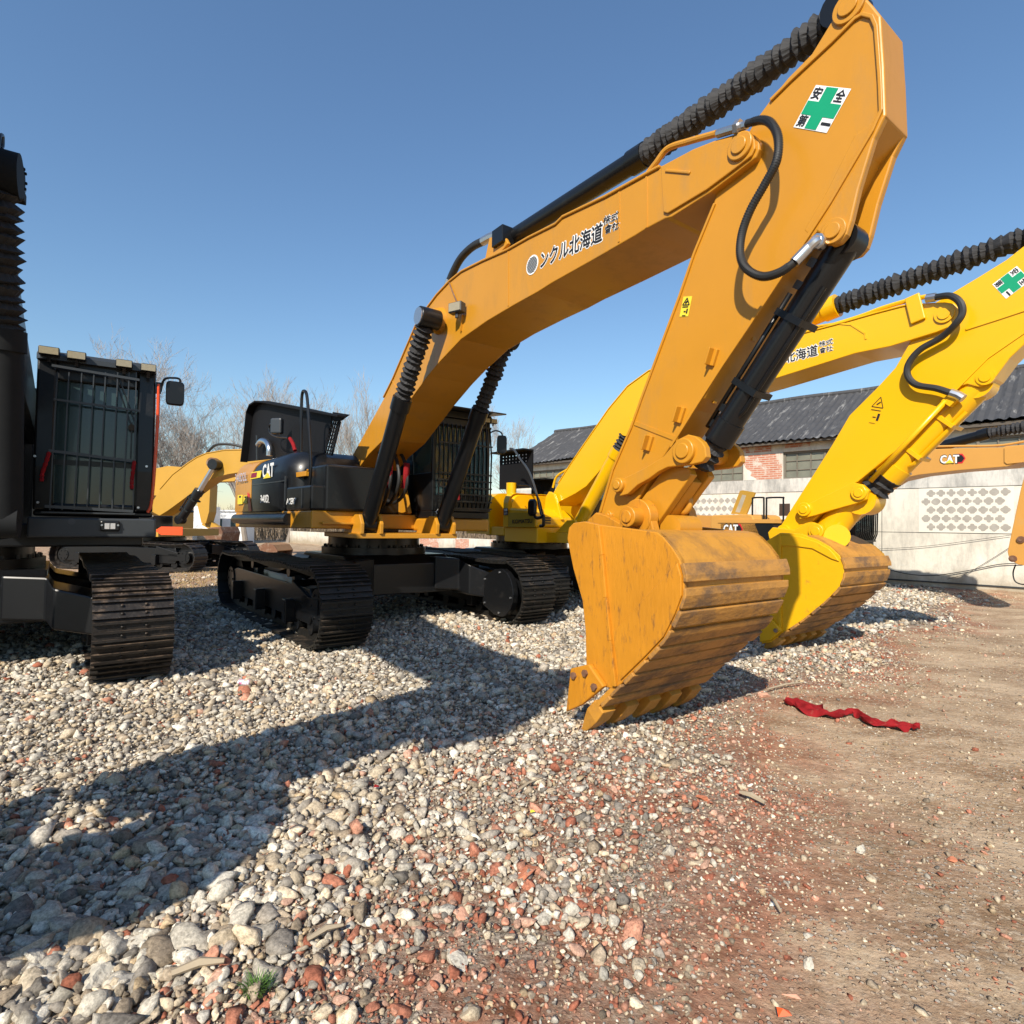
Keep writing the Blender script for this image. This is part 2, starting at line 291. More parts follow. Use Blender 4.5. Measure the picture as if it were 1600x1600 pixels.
# ------------------------------------------------------------------ loose stones
def ico(sub):
    bm = bmesh.new(); bmesh.ops.create_icosphere(bm, subdivisions=sub, radius=1); v = np.array([x.co[:] for x in bm.verts]); f = np.array([[q.index for q in x.verts] for x in bm.faces]); bm.free(); return v, f
def stone_shapes(sub, k, seed, blocky=.0):
    r_ = np.random.default_rng(seed); v0, f = ico(sub); out = []
    for i in range(k):
        v = v0.copy()
        for _ in range(11):      # cut with random planes: angular crushed rock
            nrm = r_.normal(size=3); nrm /= np.linalg.norm(nrm); d = r_.uniform(.32, .74); t = v@nrm; v -= np.outer(np.clip(t-d, 0, 9), nrm)
        v *= 1.22*(1+r_.normal(size=(len(v), 1))*.05)
        v *= r_.uniform(.62, 1.25, 3)*np.array([1.12, .9, .78]); out.append(v)
    return np.array(out), f
def scatter(name, P, size, shapes, f, colors, label_kind, flat=.25, mat_=None):
    n = len(P); idx = rng.integers(0, len(shapes), n); V = shapes[idx]*size[:, None, None]
    a = rng.uniform(0, 2*math.pi, n); tx = rng.normal(0, flat, n); ty = rng.normal(0, flat, n)
    ca, sa = np.cos(a), np.sin(a); R1 = np.zeros((n, 3, 3)); R1[:, 0, 0] = ca; R1[:, 0, 1] = -sa; R1[:, 1, 0] = sa; R1[:, 1, 1] = ca; R1[:, 2, 2] = 1
    R2 = np.zeros((n, 3, 3)); R2[:, 0, 0] = 1; R2[:, 1, 1] = np.cos(tx); R2[:, 1, 2] = -np.sin(tx); R2[:, 2, 1] = np.sin(tx); R2[:, 2, 2] = np.cos(tx)
    R3 = np.zeros((n, 3, 3)); R3[:, 1, 1] = 1; R3[:, 0, 0] = np.cos(ty); R3[:, 0, 2] = np.sin(ty); R3[:, 2, 0] = -np.sin(ty); R3[:, 2, 2] = np.cos(ty)
    V = np.einsum('nij,nkj->nki', R2@R3@R1, V)+P[:, None, :]
    nv = V.shape[1]; nf = len(f); verts = V.reshape(-1, 3); faces = (f[None]+(np.arange(n)*nv)[:, None, None]).reshape(-1)
    me = bpy.data.meshes.new(name); me.vertices.add(len(verts)); me.vertices.foreach_set('co', verts.ravel().astype(np.float32))
    me.loops.add(len(faces)); me.loops.foreach_set('vertex_index', faces.astype(np.int32)); me.polygons.add(n*nf)
    me.polygons.foreach_set('loop_start', np.arange(n*nf, dtype=np.int32)*3); me.update(calc_edges=True)
    at = me.attributes.new('tint', 'FLOAT_COLOR', 'POINT'); c = np.concatenate([colors, np.ones((n, 1))], 1); at.data.foreach_set('color', np.repeat(c, nv, 0).astype(np.float32).ravel())
    me.materials.append(mat_); o = bpy.data.objects.new(name, me); COL.objects.link(o); o['kind'] = 'stuff'; o['label'] = label_kind[0]; o['category'] = label_kind[1]; return o
def stone_mat():
    m = bpy.data.materials.new('rubble_stone'); m.use_nodes = True; n = m.node_tree.nodes; lk = m.node_tree.links; b = n['Principled BSDF']; b.inputs['Roughness'].default_value = .92; b.inputs['Specular IOR Level'].default_value = .2
    a = n.new('ShaderNodeAttribute'); a.attribute_name = 'tint'; tc = n.new('ShaderNodeTexCoord').outputs['Object']
    z = n.new('ShaderNodeTexNoise'); z.inputs['Scale'].default_value = 70; z.inputs['Detail'].default_value = 6; z.inputs['Roughness'].default_value = .75; lk.new(tc, z.inputs[0])
    r = n.new('ShaderNodeMapRange'); r.inputs[1].default_value = .34; r.inputs[2].default_value = .62; r.inputs[3].default_value = .45; r.inputs[4].default_value = 1.15; lk.new(z.outputs[0], r.inputs[0])
    z2 = n.new('ShaderNodeTexNoise'); z2.inputs['Scale'].default_value = 1.3; z2.inputs['Detail'].default_value = 3; lk.new(tc, z2.inputs[0])
    r2 = n.new('ShaderNodeMapRange'); r2.inputs[1].default_value = .3; r2.inputs[2].default_value = .7; r2.inputs[3].default_value = .85; r2.inputs[4].default_value = 1.12; lk.new(z2.outputs[0], r2.inputs[0])
    mm = n.new('ShaderNodeMath'); mm.operation = 'MULTIPLY'; lk.new(r.outputs[0], mm.inputs[0]); lk.new(r2.outputs[0], mm.inputs[1])
    mx = n.new('ShaderNodeVectorMath'); mx.operation = 'SCALE'; lk.new(a.outputs['Color'], mx.inputs[0]); lk.new(mm.outputs[0], mx.inputs['Scale']); lk.new(mx.outputs[0], b.inputs['Base Color'])
    bp = n.new('ShaderNodeBump'); bp.inputs['Strength'].default_value = .8; bp.inputs['Distance'].default_value = .006; lk.new(z.outputs[0], bp.inputs['Height']); lk.new(bp.outputs[0], b.inputs['Normal']); return m
STM = stone_mat()
def palette(n, brick, tan=.3, pale=1.):
    base = np.array([[.42, .38, .31], [.295, .26, .215], [.50, .455, .375], [.20, .178, .15], [.39, .325, .235], [.60, .555, .465]])
    c = base[rng.choice(6, n, p=[.26, .2, .2, .12, .12, .10])]*pale
    k = rng.random(n) < tan; c[k] *= np.array([1.03, .93, .80])
    br = np.array([[.36, .145, .09], [.42, .205, .135], [.28, .10, .06], [.46, .28, .20]]); kb = rng.random(n) < brick; c[kb] = br[rng.integers(0, 4, kb.sum())]
    return np.clip(c*1.3*rng.uniform(.78, 1.2, (n, 1)), 0, 1)
def field(z0, z1, spacing, margin=1.0):
    zs = np.arange(z0, z1, spacing); pts = []
    for z in zs:
        hw = .90*z+margin; x = np.arange(-hw, hw, spacing); pts.append(np.stack([x+rng.uniform(-.5, .5, len(x))*spacing, np.full(len(x), z)+rng.uniform(-.5, .5, len(x))*spacing], 1))
    return np.concatenate(pts)
def on_ground(p, size, sink=.25): return np.concatenate([p, (bank(p[:, 0], p[:, 1])+size*(.45-sink))[:, None]], 1)
def keepout(p):
    d = (10.15-p[:, 0])*.7071+(15.05-p[:, 1])*.7071; return p[d > .12]
sh1, f1 = stone_shapes(2, 26, 3); sh0, f0 = stone_shapes(1, 26, 5)
for nm, z0, z1, spc, szm, shp, ff in (('gravel', 1.25, 2.7, .0235, .0142, sh1, f1), ('gravel', 2.7, 4.8, .0275, .0165, sh0, f0), ('gravel', 4.8, 8.8, .035, .0205, sh0, f0), ('gravel', 8.8, 15.5, .066, .037, sh0, f0)):
    p = keepout(field(z0, z1, spc)); D = dirtness(p[:, 0], p[:, 1]); patch = .5+.5*np.sin(p[:, 0]*3.1+1.7*np.sin(p[:, 1]*2.2))*np.sin(p[:, 1]*2.7+1.3*np.sin(p[:, 0]*1.9))
    far = (p[:, 0] < -3.2) & (p[:, 1] > 11)
    keep = rng.random(len(p)) < np.where(far, .06, np.clip(1.12-D*(1.0+.3*patch)-.42*brickzone(p[:, 0], p[:, 1])*(patch > .45), .03, 1)); p = p[keep]; D = D[keep]
    coarse = .90+.40*np.clip((-.45-p[:, 0])/1.0, 0, 1)*np.clip((3.4-p[:, 1])/1.4, 0, 1)+.16*np.sin(p[:, 0]*1.9+.6)*np.sin(p[:, 1]*1.3)
    sz = szm*np.exp(rng.normal(0, .5, len(p)))*np.clip(1.12-1.15*D, .27, 1.12)*coarse
    sz = np.clip(sz, .005, .062)
    if len(p) > 120000: k = rng.permutation(len(p))[:120000]; p, D, sz = p[k], D[k], sz[k]
    redp = np.clip(.5+.9*np.sin(p[:, 0]*2.3+1.5*np.sin(p[:, 1]*1.9))*np.sin(p[:, 1]*2.1+.8), .15, 1.3)
    c = palette(len(p), np.clip(.02+.50*np.clip(D*1.9, 0, 1)*np.where(p[:, 1] < 4.5, 1, .45)*redp+.26*brickzone(p[:, 0], p[:, 1])*redp, 0, .6), .3+.5*D); P = on_ground(p, sz); P[:, 2] += rng.uniform(-.006, .014, len(p))*(D < .5)
    scatter(nm, P, sz, shp, ff, c, ('grey crushed stone gravel spread over the yard', 'gravel'), mat_=STM)
# finer chips over the soil
for z0, z1, spc in ((1.25, 3.6, .0185), (3.6, 8.5, .031)):
  p = field(z0, z1, spc); D = dirtness(p[:, 0], p[:, 1])
  cl = .5+.5*np.sin(p[:, 0]*4.1+2*np.sin(p[:, 1]*1.7))*np.sin(p[:, 1]*3.3+1.1*np.sin(p[:, 0]*2.3))
  keep = (rng.random(len(p)) < np.clip(.3+D*1.6+brickzone(p[:, 0], p[:, 1]), 0, 1)*np.clip(1.3-D*1.08, .13, 1)*(.25+.75*cl)); p = p[keep]; D = D[keep]; cl = cl[keep]
  sz = np.clip(.0056*np.exp(rng.normal(0, .5, len(p))), .0028, .02)*(1+.07*p[:, 1])
  scatter('stone_chips', on_ground(p, sz, .2), sz, sh0, f0, palette(len(p), np.clip(.80-.60*D, .1, .62)*cl**.35, .85, .9), ('fine stone and brick chips strewn over brown soil', 'chips'), mat_=STM)
# ================================================================== MACHINE PARTS
def pairs(*a): return list(a)
def zoomed(ox, oy, sc, pts): return [(ox+x/sc, oy+y/sc) for x, y in pts]
def strip(mb, pts, l0, l1, th, side=1):      # plate of thickness th following a polyline in (s,z)
    P = np.array(pts, float); n = len(P); N = []
    for i in range(n):
        d = P[min(i+1, n-1)]-P[max(i-1, 0)]; d /= np.linalg.norm(d)+1e-9; N.append((-d[1]*side, d[0]*side))
    Q = P+np.array(N)*th
    rings = [[(P[i][0], l0, P[i][1]), (P[i][0], l1, P[i][1]), (Q[i][0], l1, Q[i][1]), (Q[i][0], l0, Q[i][1])] for i in range(n)]
    mb.loft(rings)
def disc(mb, s, z, l0, l1, r, n=24): mb.cyl((s, l0, z), (s, l1, z), r, n=n)
def track_path(sf, sr, H, n=14):
    r = H/2; pts = []
    pts += [(s, H-.0-.03*math.sin((s-sr)/(sf-sr)*math.pi*3)**2) for s in np.linspace(sr+r, sf-r, 26)]
    pts += [(sf-r+r*math.sin(t), r+r*math.cos(t)) for t in np.linspace(0, math.pi, n)][1:]
    pts += [(s, 0) for s in np.linspace(sf-r, sr+r, 26)][1:]
    pts += [(sr+r-r*math.sin(t), r-r*math.cos(t)) for t in np.linspace(0, math.pi, n)][1:-1]
    return np.array(pts)
def resample(P, pitch):
    P = np.vstack([P, P[:1]]); d = np.hypot(*(P[1:]-P[:-1]).T); c = np.concatenate([[0], np.cumsum(d)]); n = int(round(c[-1]/pitch)); t = np.arange(n)*c[-1]/n
    q = np.stack([np.interp(t, c, P[:, 0]), np.interp(t, c, P[:, 1])], 1); t2 = (t+.01) % c[-1]; q2 = np.stack([np.interp(t2, c, P[:, 0]), np.interp(t2, c, P[:, 1])], 1)
    d = q2-q; d /= np.linalg.norm(d, axis=1)[:, None]; return q, d, c[-1]/n
def track(root, fr, lc, sf, sr, H, wd, m=TR, side=1, fine=True, pitch=.2):
    mb = MB(fr); q, d, pt = resample(track_path(sf, sr, H), pitch)
    for (s, z), (ds, dz) in zip(q, d):
        nx, nz = -dz, ds       # outward normal (path runs clockwise seen from -l): top moves +s
        A = np.array([ds, 0, dz]); N = np.array([nx, 0, nz]); L_ = np.array([0, 1., 0]); c = np.array([s, lc, z])
        mb.obox(c-N*.035, (A, L_, N), (pt*.47, wd/2, .011))
        for k, hh in ((-.40, .020), (0.0, .015), (.36, .020)) if fine else ((0, .02),):
            mb.obox(c-N*.012+A*pt*k, (A, L_, N), (.010, wd/2, hh*.9))
        if fine:
            for k in (-.09, .09):
                for a2 in (-.2, .18): mb.cyl(c-N*.03+A*pt*a2+L_*k, c-N*.010+A*pt*a2+L_*k, .014, n=6)
        for k in (-.10, .10): mb.obox(c-N*.085+L_*k, (A, L_, N), (pt*.52, .022, .045))
    tr = mb.build('track', m, root)
    r = H/2
    f = MB(fr); x0 = sr+r; x1 = sf-r
    f.prism([(x0-.05, .26), (x1-.3, .24), (x1-.2, .42), (x1-.3, .68), (x0+.35, .70), (x0-.05, .62)], lc-.17, lc+.17)
    for s_ in np.linspace(x0+.6, x1-.9, 3): f.box((s_-.07, lc-.30*1, .20), (s_+.07, lc+.30, .50))
    f.prism([(x1-.95, .50), (x1-.2, .43), (x1-.2, .56), (x1-.9, .74)], lc-.20, lc+.20)
    f.build('side_frame', BK, tr, .012)
    for nm, s_, rr in (('idler', x1, r-.10), ('sprocket', x0, r-.11)):
        g = MB(fr); g.cyl((s_, lc-.07, r), (s_, lc+.07, r), rr); g.cyl((s_, lc-.19, r), (s_, lc+.19, r), rr*.55)
        for t in range(6):
            a = t*math.pi/3; 
            for sd_ in (-1, 1): g.cyl((s_+rr*.4*math.cos(a), lc+sd_*.19, r+rr*.4*math.sin(a)), (s_+rr*.4*math.cos(a), lc+sd_*.205, r+rr*.4*math.sin(a)), .018, n=6)
        if nm == 'idler': g.box((s_-.5, lc-.2, r-.09), (s_+.06, lc-.13, r+.09)); g.box((s_-.5, lc+.13, r-.09), (s_+.06, lc+.2, r+.09))
        g.build(nm, BK, tr)
    for s_ in np.linspace(x0+.35, x1-.35, 8):
        g = MB(fr); g.cyl((s_, lc-.14, .20), (s_, lc+.14, .20), .10, n=16); g.build('roller', BK, tr)
    for s_ in (x0+1.1, x1-1.3):
        g = MB(fr); g.cyl((s_, lc-.12, H-.17), (s_, lc+.12, H-.17), .07, n=14); g.box((s_-.05, lc-.05, .6), (s_+.05, lc+.05, H-.17)); g.build('carrier_roller', BK, tr)
    return tr
def cover_plate(tr, fr, lc, sf, H, side):      # five-cornered cover bolted on the inner face near the idler
    r = H/2; l = lc+side*.34; c = sf-r-.05
    pts = [(c-.42, r+.20), (c-.42, r-.22), (c-.12, r-.34)]+[(c+.33*math.sin(t), r-.0-.36*math.cos(t)) for t in np.linspace(.2, math.pi-.2, 9)]+[(c-.12, r+.34)]
    g = MB(fr); g.prism(pts, min(l, l-side*.10), max(l, l-side*.10)); g.build('idler_cover', BK, tr, .008)
    b = MB(fr)
    for s_, z_ in ((c-.37, r+.17), (c-.37, r-.19), (c, r+.30), (c, r-.30), (c+.27, r-.05)): b.cyl((s_, l, z_), (s_, l+side*.012, z_), .016, n=8)
    b.build('bolt_row', ST, tr)
def carbody(root, fr, gh, zt=1.02):
    mb = MB(fr); mb.prism([(-1.05, .45), (1.05, .45), (1.05, zt-.12), (.8, zt), (-.8, zt), (-1.05, zt-.12)], -.85, .85)
    for sd_ in (-1, 1):
        for s0, s1 in ((.55, 1.35), (-1.35, -.55)):
            out = s1 if s1 > 0 else s0; inn = s0 if s1 > 0 else s1
            R = []
            for l, a, b, z0, z1 in ((.5, inn*.8, out*.80, .50, zt-.03), (.85, inn, out*.9, .48, zt-.05), (gh-.55, inn*1.05, out*1.05, .42, zt-.14), (gh-.12, inn*1.2, out*1.22, .34, .70)):
                R.append([(a, sd_*l, z0), (b, sd_*l, z0), (b, sd_*l, z1), (a, sd_*l, z1)])
            mb.loft(R)
    mb.build('undercarriage', BK, root, .02)
    t = MB(fr); t.cyl((0, 0, zt-.02), (0, 0, zt+.10), .82, n=48); t.cyl((0, 0, zt+.10), (0, 0, zt+.30), .72, n=48)
    for a in np.arange(0, 2*math.pi, .22): t.cyl((.77*math.cos(a), .77*math.sin(a), zt+.1), (.77*math.cos(a), .77*math.sin(a), zt+.14), .02, n=6)
    t.build('slew_ring', BK, root)
def pxr(fr, pt, l, r):      # a radius of r pixels at that depth, in metres
    v = fr.w(fr.at(pt[0], pt[1], l=l))[0]; return r*float((v-CO)@FW)/FPX
def P3(fr, pt, l): v = fr.at(pt[0], pt[1], l=l); return np.array([v[0], l, v[2]])
def ram(root, fr, a, b, c, r, paint, boot=CL, folds=14, boot_r=1.35, name='hydraulic_cylinder', seed=3, pipe=True, head=True, n=22):
    """a: barrel eye, b: barrel end / start of the boot, c: rod eye"""
    a, b, c = (np.array(x, float) for x in (a, b, c)); d = (b-a)/np.linalg.norm(b-a)
    m = MB(fr); m.cyl(a+d*.02, b-d*.14, r, n=n); m.cyl(b-d*.16, b, r*1.14, n=n); m.tube([a+np.array([0, -r*.8, 0]), a+np.array([0, r*.8, 0])], r*1.05, 18)
    if pipe:
        o = np.array([0, -1., 0])*r*.75+np.cross(d, (0, 1, 0))*r*.95
        m.tube([a+d*.25+o, b-d*.28+o, b-d*.2+o*.6], r*.16, 8)
        for t in (.35, .7): m.obox(a+(b-a)*t, (d, np.cross(d, (0, 1., 0)), (0, 1., 0)), (.02, r*1.1, r*1.1))
    cy = m.build(name, paint, root)
    q = MB(fr)
    if boot is not None:
        q.bellows(b-d*.02, c-(c-b)/np.linalg.norm(c-b)*r*.9, r*boot_r, folds, seed=seed); q.build('dust_boot', boot, cy)
    else: q.cyl(b, c, r*.55, n=18); q.build('rod', CH_, cy)
    if head:
        e = MB(fr); e.tube([c+np.array([0, -r*1.0, 0]), c+np.array([0, r*1.0, 0])], r*1.25, 20); e.build('rod_eye', paint, cy)
    return cy
def curve_px(fr, pts, l): return fr.sz(pts, l)
# ---------------------------------------------------------------- shared boom / arm / bucket
def make_boom(root, fr, poly, l0, l1, paint, top=None, lip=.018, bevel=.008):
    m = MB(fr); m.prism(poly, l0, l1)
    if top is not None: strip(m, top, l0-lip, l1+lip, .022, 1)
    return m.build('boom', paint, root, bevel)
def link_plate(fr, mb, poly, l0, l1): mb.prism(poly, l0, l1)
def pin(mb, s, z, l, r, out=.035): mb.cyl((s, l+.02, z), (s, l-out, z), r, n=28); mb.cyl((s, l-out, z), (s, l-out-.012, z), r*.62, n=20)
def rounded_section(l0, l1, z0, z1, r, k=6):
    a = [(l0, z0), (l0, z1-r)]+[(l0+r-r*math.cos(t), z1-r+r*math.sin(t)) for t in np.linspace(0, math.pi/2, k)][1:]
    b = [(l1-r+r*math.sin(t), z1-r+r*math.cos(t)) for t in np.linspace(0, math.pi/2, k)]+[(l1, z0)]
    return a+b
def hood(mb, stations, r=.3):   # stations: (s, l0, l1, z0, z1)
    mb.loft([[(s, l, z) for l, z in rounded_section(l0, l1, z0, z1, min(r, (z1-z0)*.45))] for s, l0, l1, z0, z1 in stations], True, True)
def handrail(root, fr, pts, r=.018, m=BK): g = MB(fr); g.spline(pts, r, 8, 6); return g.build('handrail', m, root)
def guard_cab(root, fr, s0, s1, l0, l1, z0, z1, nbars=11, visor=True, m=BK, lean=.0, rows=(), glass=True, lower=.35, inner=True):
    """cab with front window guard; front face at s1"""
    c = MB(fr); t = .055
    zb = z0+lower
    c.box((s0, l0, z0), (s1, l1, z0+.10))
    c.box((s0, l0, z0+.101), (s0+.45, l1, z1-.1))
    c.box((s1-.06, l0+.001, z0+.1), (s1-.004, l1-.001, zb))
    for l in (l0, l1-t):
        for s in (s0+.5, s0+.95, s1-t): c.box((s, l, z0+.1), (s+t, l+t, z1-.1))
        c.box((s0+.4, l, z0+.1), (s1-.05, l+t*.8, z0+.1+(z1-z0)*.36)); c.box((s0+.4, l, z1-.2), (s1, l+t, z1-.1))
    c.box((s1-t, l0+t, z1-.24), (s1, l1-t, z1-.10))
    cab = c.build('cab', m, root, .012)
    r = MB(fr); hood(r, [(s0-.02, l0+.06, l1-.06, z1-.1, z1-.01), (s0+.1, l0-.03, l1+.03, z1-.1, z1+.03), (s1-.1, l0-.03, l1+.03, z1-.1, z1+.03), (s1+.05, l0, l1, z1-.1, z1)], .06); r.build('cab_roof', m, cab)
    if glass:
        for a, b in (((s1-.035, l0+t, zb), (s1-.028, l1-t, z1-.24)), ((s0+.5, l0+.02, z0+.5), (s1-t, l0+.027, z1-.2)), ((s0+.5, l1-.027, z0+.5), (s1-t, l1-.02, z1-.2))):
            g = MB(fr); g.box(a, b); g.build('window', GLS, cab)
    if inner:
        i = MB(fr); lm = (l0+l1)/2
        i.box((s0+.5, lm-.25, z0+.1), (s0+1.0, lm+.25, z0+.55)); i.box((s0+.48, lm-.25, z0+.56), (s0+.6, lm+.25, z0+1.2)); i.box((s0+.49, lm-.13, z0+1.22), (s0+.58, lm+.13, z0+1.42))
        i.build('seat', DG, cab, .04)
        j = MB(fr); j.box((s1-.5, l0+.1, z0+.1), (s1-.25, l0+.22, z0+.8)); j.bar((s1-.4, lm-.2, z0+.1), (s1-.45, lm-.2, z0+.75), .03); j.bar((s1-.4, lm+.1, z0+.1), (s1-.45, lm+.1, z0+.75), .03); j.build('console', DG, cab)
    g = MB(fr)
    for k in range(nbars):
        l = l0+.05+(l1-l0-.1)*k/(nbars-1)
        path = [(s1+.03, l, z0+.12), (s1+.10, l, z0+.3), (s1+.12, l, z0+(z1-z0)*.6), (s1+.06, l, z1-.2)]
        for a, b in zip(path[:-1], path[1:]): g.bar(a, b, .012, .028, up=(1, 0, 0))
    for rz in rows: g.bar((s1+.11, l0+.03, rz), (s1+.11, l1-.03, rz), .022)
    for zz in (z0+.13, z1-.2): g.bar((s1+.045, l0+.02, zz), (s1+.045, l1-.02, zz), .035)
    g.build('window_guard', m, cab)
    if visor:
        v = MB(fr); v.prism([(s1-.1, z1+.02), (s1+.38, z1-.02), (s1+.38, z1+.0), (s1-.1, z1+.045)], l0-.02, l1+.04); v.build('visor', m, cab)
    return cab
def lamp(root, fr, c, sz=.07, m=BK, d=(1, 0, 0), name='work_lamp'):
    d = np.array(d, float); d /= np.linalg.norm(d); u = np.array([0, 0, 1.]); q = np.cross(d, u); q /= np.linalg.norm(q); c = np.array(c, float)
    g = MB(fr); g.obox(c, (d, q, u), (sz*.5, sz, sz*.62)); g.obox(c-u*sz*.9, (d, q, u), (sz*.15, sz*.2, sz*.35)); o = g.build(name, m, root, .008)
    k = MB(fr); k.obox(c+d*sz*.51, (d, q, u), (.006, sz*.86, sz*.5)); k.build('lens', LENS, o); return o
def mirror(root, fr, base, tip, w_=.11, h_=.19, m=BK, dirn=(1, 0, 0)):
    g = MB(fr); b = np.array(base, float); t = np.array(tip, float); up_ = np.array([0, 0, 1.])
    g.spline([b, b*.5+t*.5+up_*.13, t+up_*(h_+.03), t+up_*h_*.3], .012, 8, 5); o = g.build('mirror_arm', m, root)
    d = np.array(dirn, float); d /= np.linalg.norm(d); q = np.cross(d, up_)
    k = MB(fr); ring = []
    for off, sc in ((-.035, .75), (-.02, 1), (.02, 1), (.03, .92)):
        ring.append([t+d*off+q*w_*sc*np.sign(math.cos(a))*abs(math.cos(a))**.4+up_*h_*sc*np.sign(math.sin(a))*abs(math.sin(a))**.4 for a in np.arange(24)*math.pi/12])
    k.loft(ring, True, False); k.build('mirror', m, o); return o
def make_bucket(root, fr, side, shell, rib, wear, l0, l1, paint, shellm, nstrip=9, teeth=True, cutter=None, tooth=None, taper=0, s_far=0):
    m = MB(fr); th = .045
    m.prism(side, l0, l0+th); m.prism(side, l1-th, l1)
    bk = m.build('bucket', paint, root, .006)
    sh = MB(fr); strip(sh, shell, l0+.004, l1-.004, .035, -1)
    so = sh.build('bucket_shell', shellm, bk)
    S_ = np.array(shell); c = np.concatenate([[0], np.cumsum(np.hypot(*(S_[1:]-S_[:-1]).T))]); T = c[-1]
    ws = MB(fr)
    for k in range(nstrip):
        a = T*(.24+.70*k/nstrip); b = a+T*.70/nstrip*(.86 if k % 2 else .74)
        pp = [(np.interp(x, c, S_[:, 0]), np.interp(x, c, S_[:, 1])) for x in np.linspace(a, b, 4)]
        ex = rng.uniform(.0, .03); ws.mark(); strip(ws, pp, l0-.012, l1+.01+ex, .022 if k % 2 else .030, 1)
    ws.build('wear_strip', STRIP, bk, .005)
    if rib:
        rb = MB(fr)
        for a, b in zip(rib[:-1], rib[1:]): rb.bar((a[0], l0-.012, a[1]), (b[0], l0-.012, b[1]), .024, .035, up=(1, 0, 0))
        rb.build('stiffener', paint, bk, .004)
    if wear:
        wr = MB(fr); wr.prism(wear, l0-.018, l0-.001); wr.build('wear_plate', paint, bk, .006)
    if cutter:
        for la, lb in ((l0-.045, l0-.002), (l1+.002, l1+.045)):
            cu = MB(fr); cu.prism(cutter, la, lb); co = cu.build('side_cutter', paint, bk, .01)
            cc = np.mean(cutter, axis=0); bo = MB(fr)
            for t in cutter[1:4]:
                bo.mark(); p_ = cc+(np.array(t)-cc)*.62; ls = la if la < l0 else lb; bo.cyl((p_[0], ls, p_[1]), (p_[0], ls+(-.02 if la < l0 else .02), p_[1]), .026, n=6)
            bo.build('cutter_bolt', RUST, co)
    if tooth:
        (s0, z0), (s1, z1) = tooth; wd = (l1-l0); d = np.array([s1-s0, z1-z0]); ln = np.linalg.norm(d); d /= ln; nrm = np.array([-d[1], d[0]])
        for k in range(5):
            l = l0+.07+(wd-.14)*k/4; g = MB(fr); R = []
            for t, hw, hh in ((-.12, .065, .055), (.25, .07, .06), (.55, .055, .045), (1.0, .035, .008)):
                c0 = np.array([s0, z0])+d*ln*t; R.append([(c0[0]+a*nrm[0]*hh, l+b*hw, c0[1]+a*nrm[1]*hh) for a, b in ((-1, -1), (-1, 1), (1, 1), (1, -1))])
            g.loft(R); g.build('tooth', shellm, bk, .006)
    return bk
SIDE_OUT = 1
# ================================================================== MAIN EXCAVATOR
M = Fr(-2.23, 9.39, 36); MU = Fr(-2.23, 9.39, 38.5)
root = empty('excavator', M, 'dark orange excavator in the middle with its black engine lid raised', 'excavator', 'excavators parked in a row')
LB0, LB1, LA0, LA1 = -.48, .16, -.43, -.14
boom_top = zoomed(520, 440, 5, [(130, 1400), (400, 910), (470, 770), (560, 560), (650, 350), (740, 210), (800, 130)])+zoomed(660, 340, 4.2105, [(100, 510), (180, 425), (260, 360), (400, 290), (560, 220), (700, 140), (880, 50)])+zoomed(880, 0, 2.963, [(0, 1010), (200, 915), (400, 805), (450, 778)])
boom_nose = zoomed(880, 0, 2.963, [(470, 762), (600, 690), (700, 650), (790, 622), (850, 612), (885, 625), (908, 655), (908, 690), (890, 730), (800, 800), (680, 890), (500, 1005), (470, 1012), (380, 1060)])
boom_bot = [(992, 368), (921, 409), (862, 442), (840, 456), (802, 477), (760, 502), (720, 530), (688, 564), (668, 588), (640, 626), (600, 686), (576, 710), (556, 737), (548, 735)]
B_poly = M.sz(boom_top+boom_nose+boom_bot, LB0); B_top = M.sz(boom_top, LB0)
boom = make_boom(root, M, B_poly, LB0, LB1, OR, B_top[1:])
g = MB(M)   # nose plates: raised plate round the arm pin on both faces, hinge boss of the boom cylinders
np_ = M.sz(zoomed(880, 0, 2.963, [(458, 775), (600, 700), (700, 660), (850, 622), (893, 650), (895, 690), (878, 726), (790, 793), (670, 882), (490, 990), (470, 985)]), LB0)
g.prism(np_, LB0-.018, LB0-.0005); g.mark(); g.prism(np_, LB1+.0005, LB1+.018)
g.mark(); px_ = M.at(1160, 231, l=LB0); pin(g, px_[0], px_[2], LB0-.018, .085, .02)
a = M.at(*zoomed(880, 0, 2.963, [(475, 790)])[0], l=LB0-.018); b = M.at(*zoomed(880, 0, 2.963, [(590, 800)])[0], l=LB0-.018)
g.mark(); g.bar((a[0], LB0-.022, a[2]), (b[0], LB0-.022, b[2]), .014, .02)
g.build('nose_plate', OR, boom, .006)
g = MB(M)   # weld seams across the boom side
for x0, y0, x1, y1 in ((794, 393, 794, 478), (613, 595, 620, 608), (967, 300, 967, 378), (1010, 276, 1010, 356)):
    a = P3(M, (x0, y0), LB0-.002); b = P3(M, (x1, y1), LB0-.002); g.mark(); g.bar(a, b, .008, .016, up=(1, 0, 0))
g.build('weld_seam', OR, boom)
c0 = P3(M, (687, 502), LB0); g = MB(M); rb = .17
g.cyl((c0[0], LB0+.01, c0[2]), (c0[0], LB0-.12, c0[2]), rb*.95, rb*.72, n=30); g.mark(); g.cyl((c0[0], LB1-.01, c0[2]), (c0[0], LB1+.12, c0[2]), rb*.95, rb*.72, n=30)
g.build('hinge_boss', OR, boom, .01)
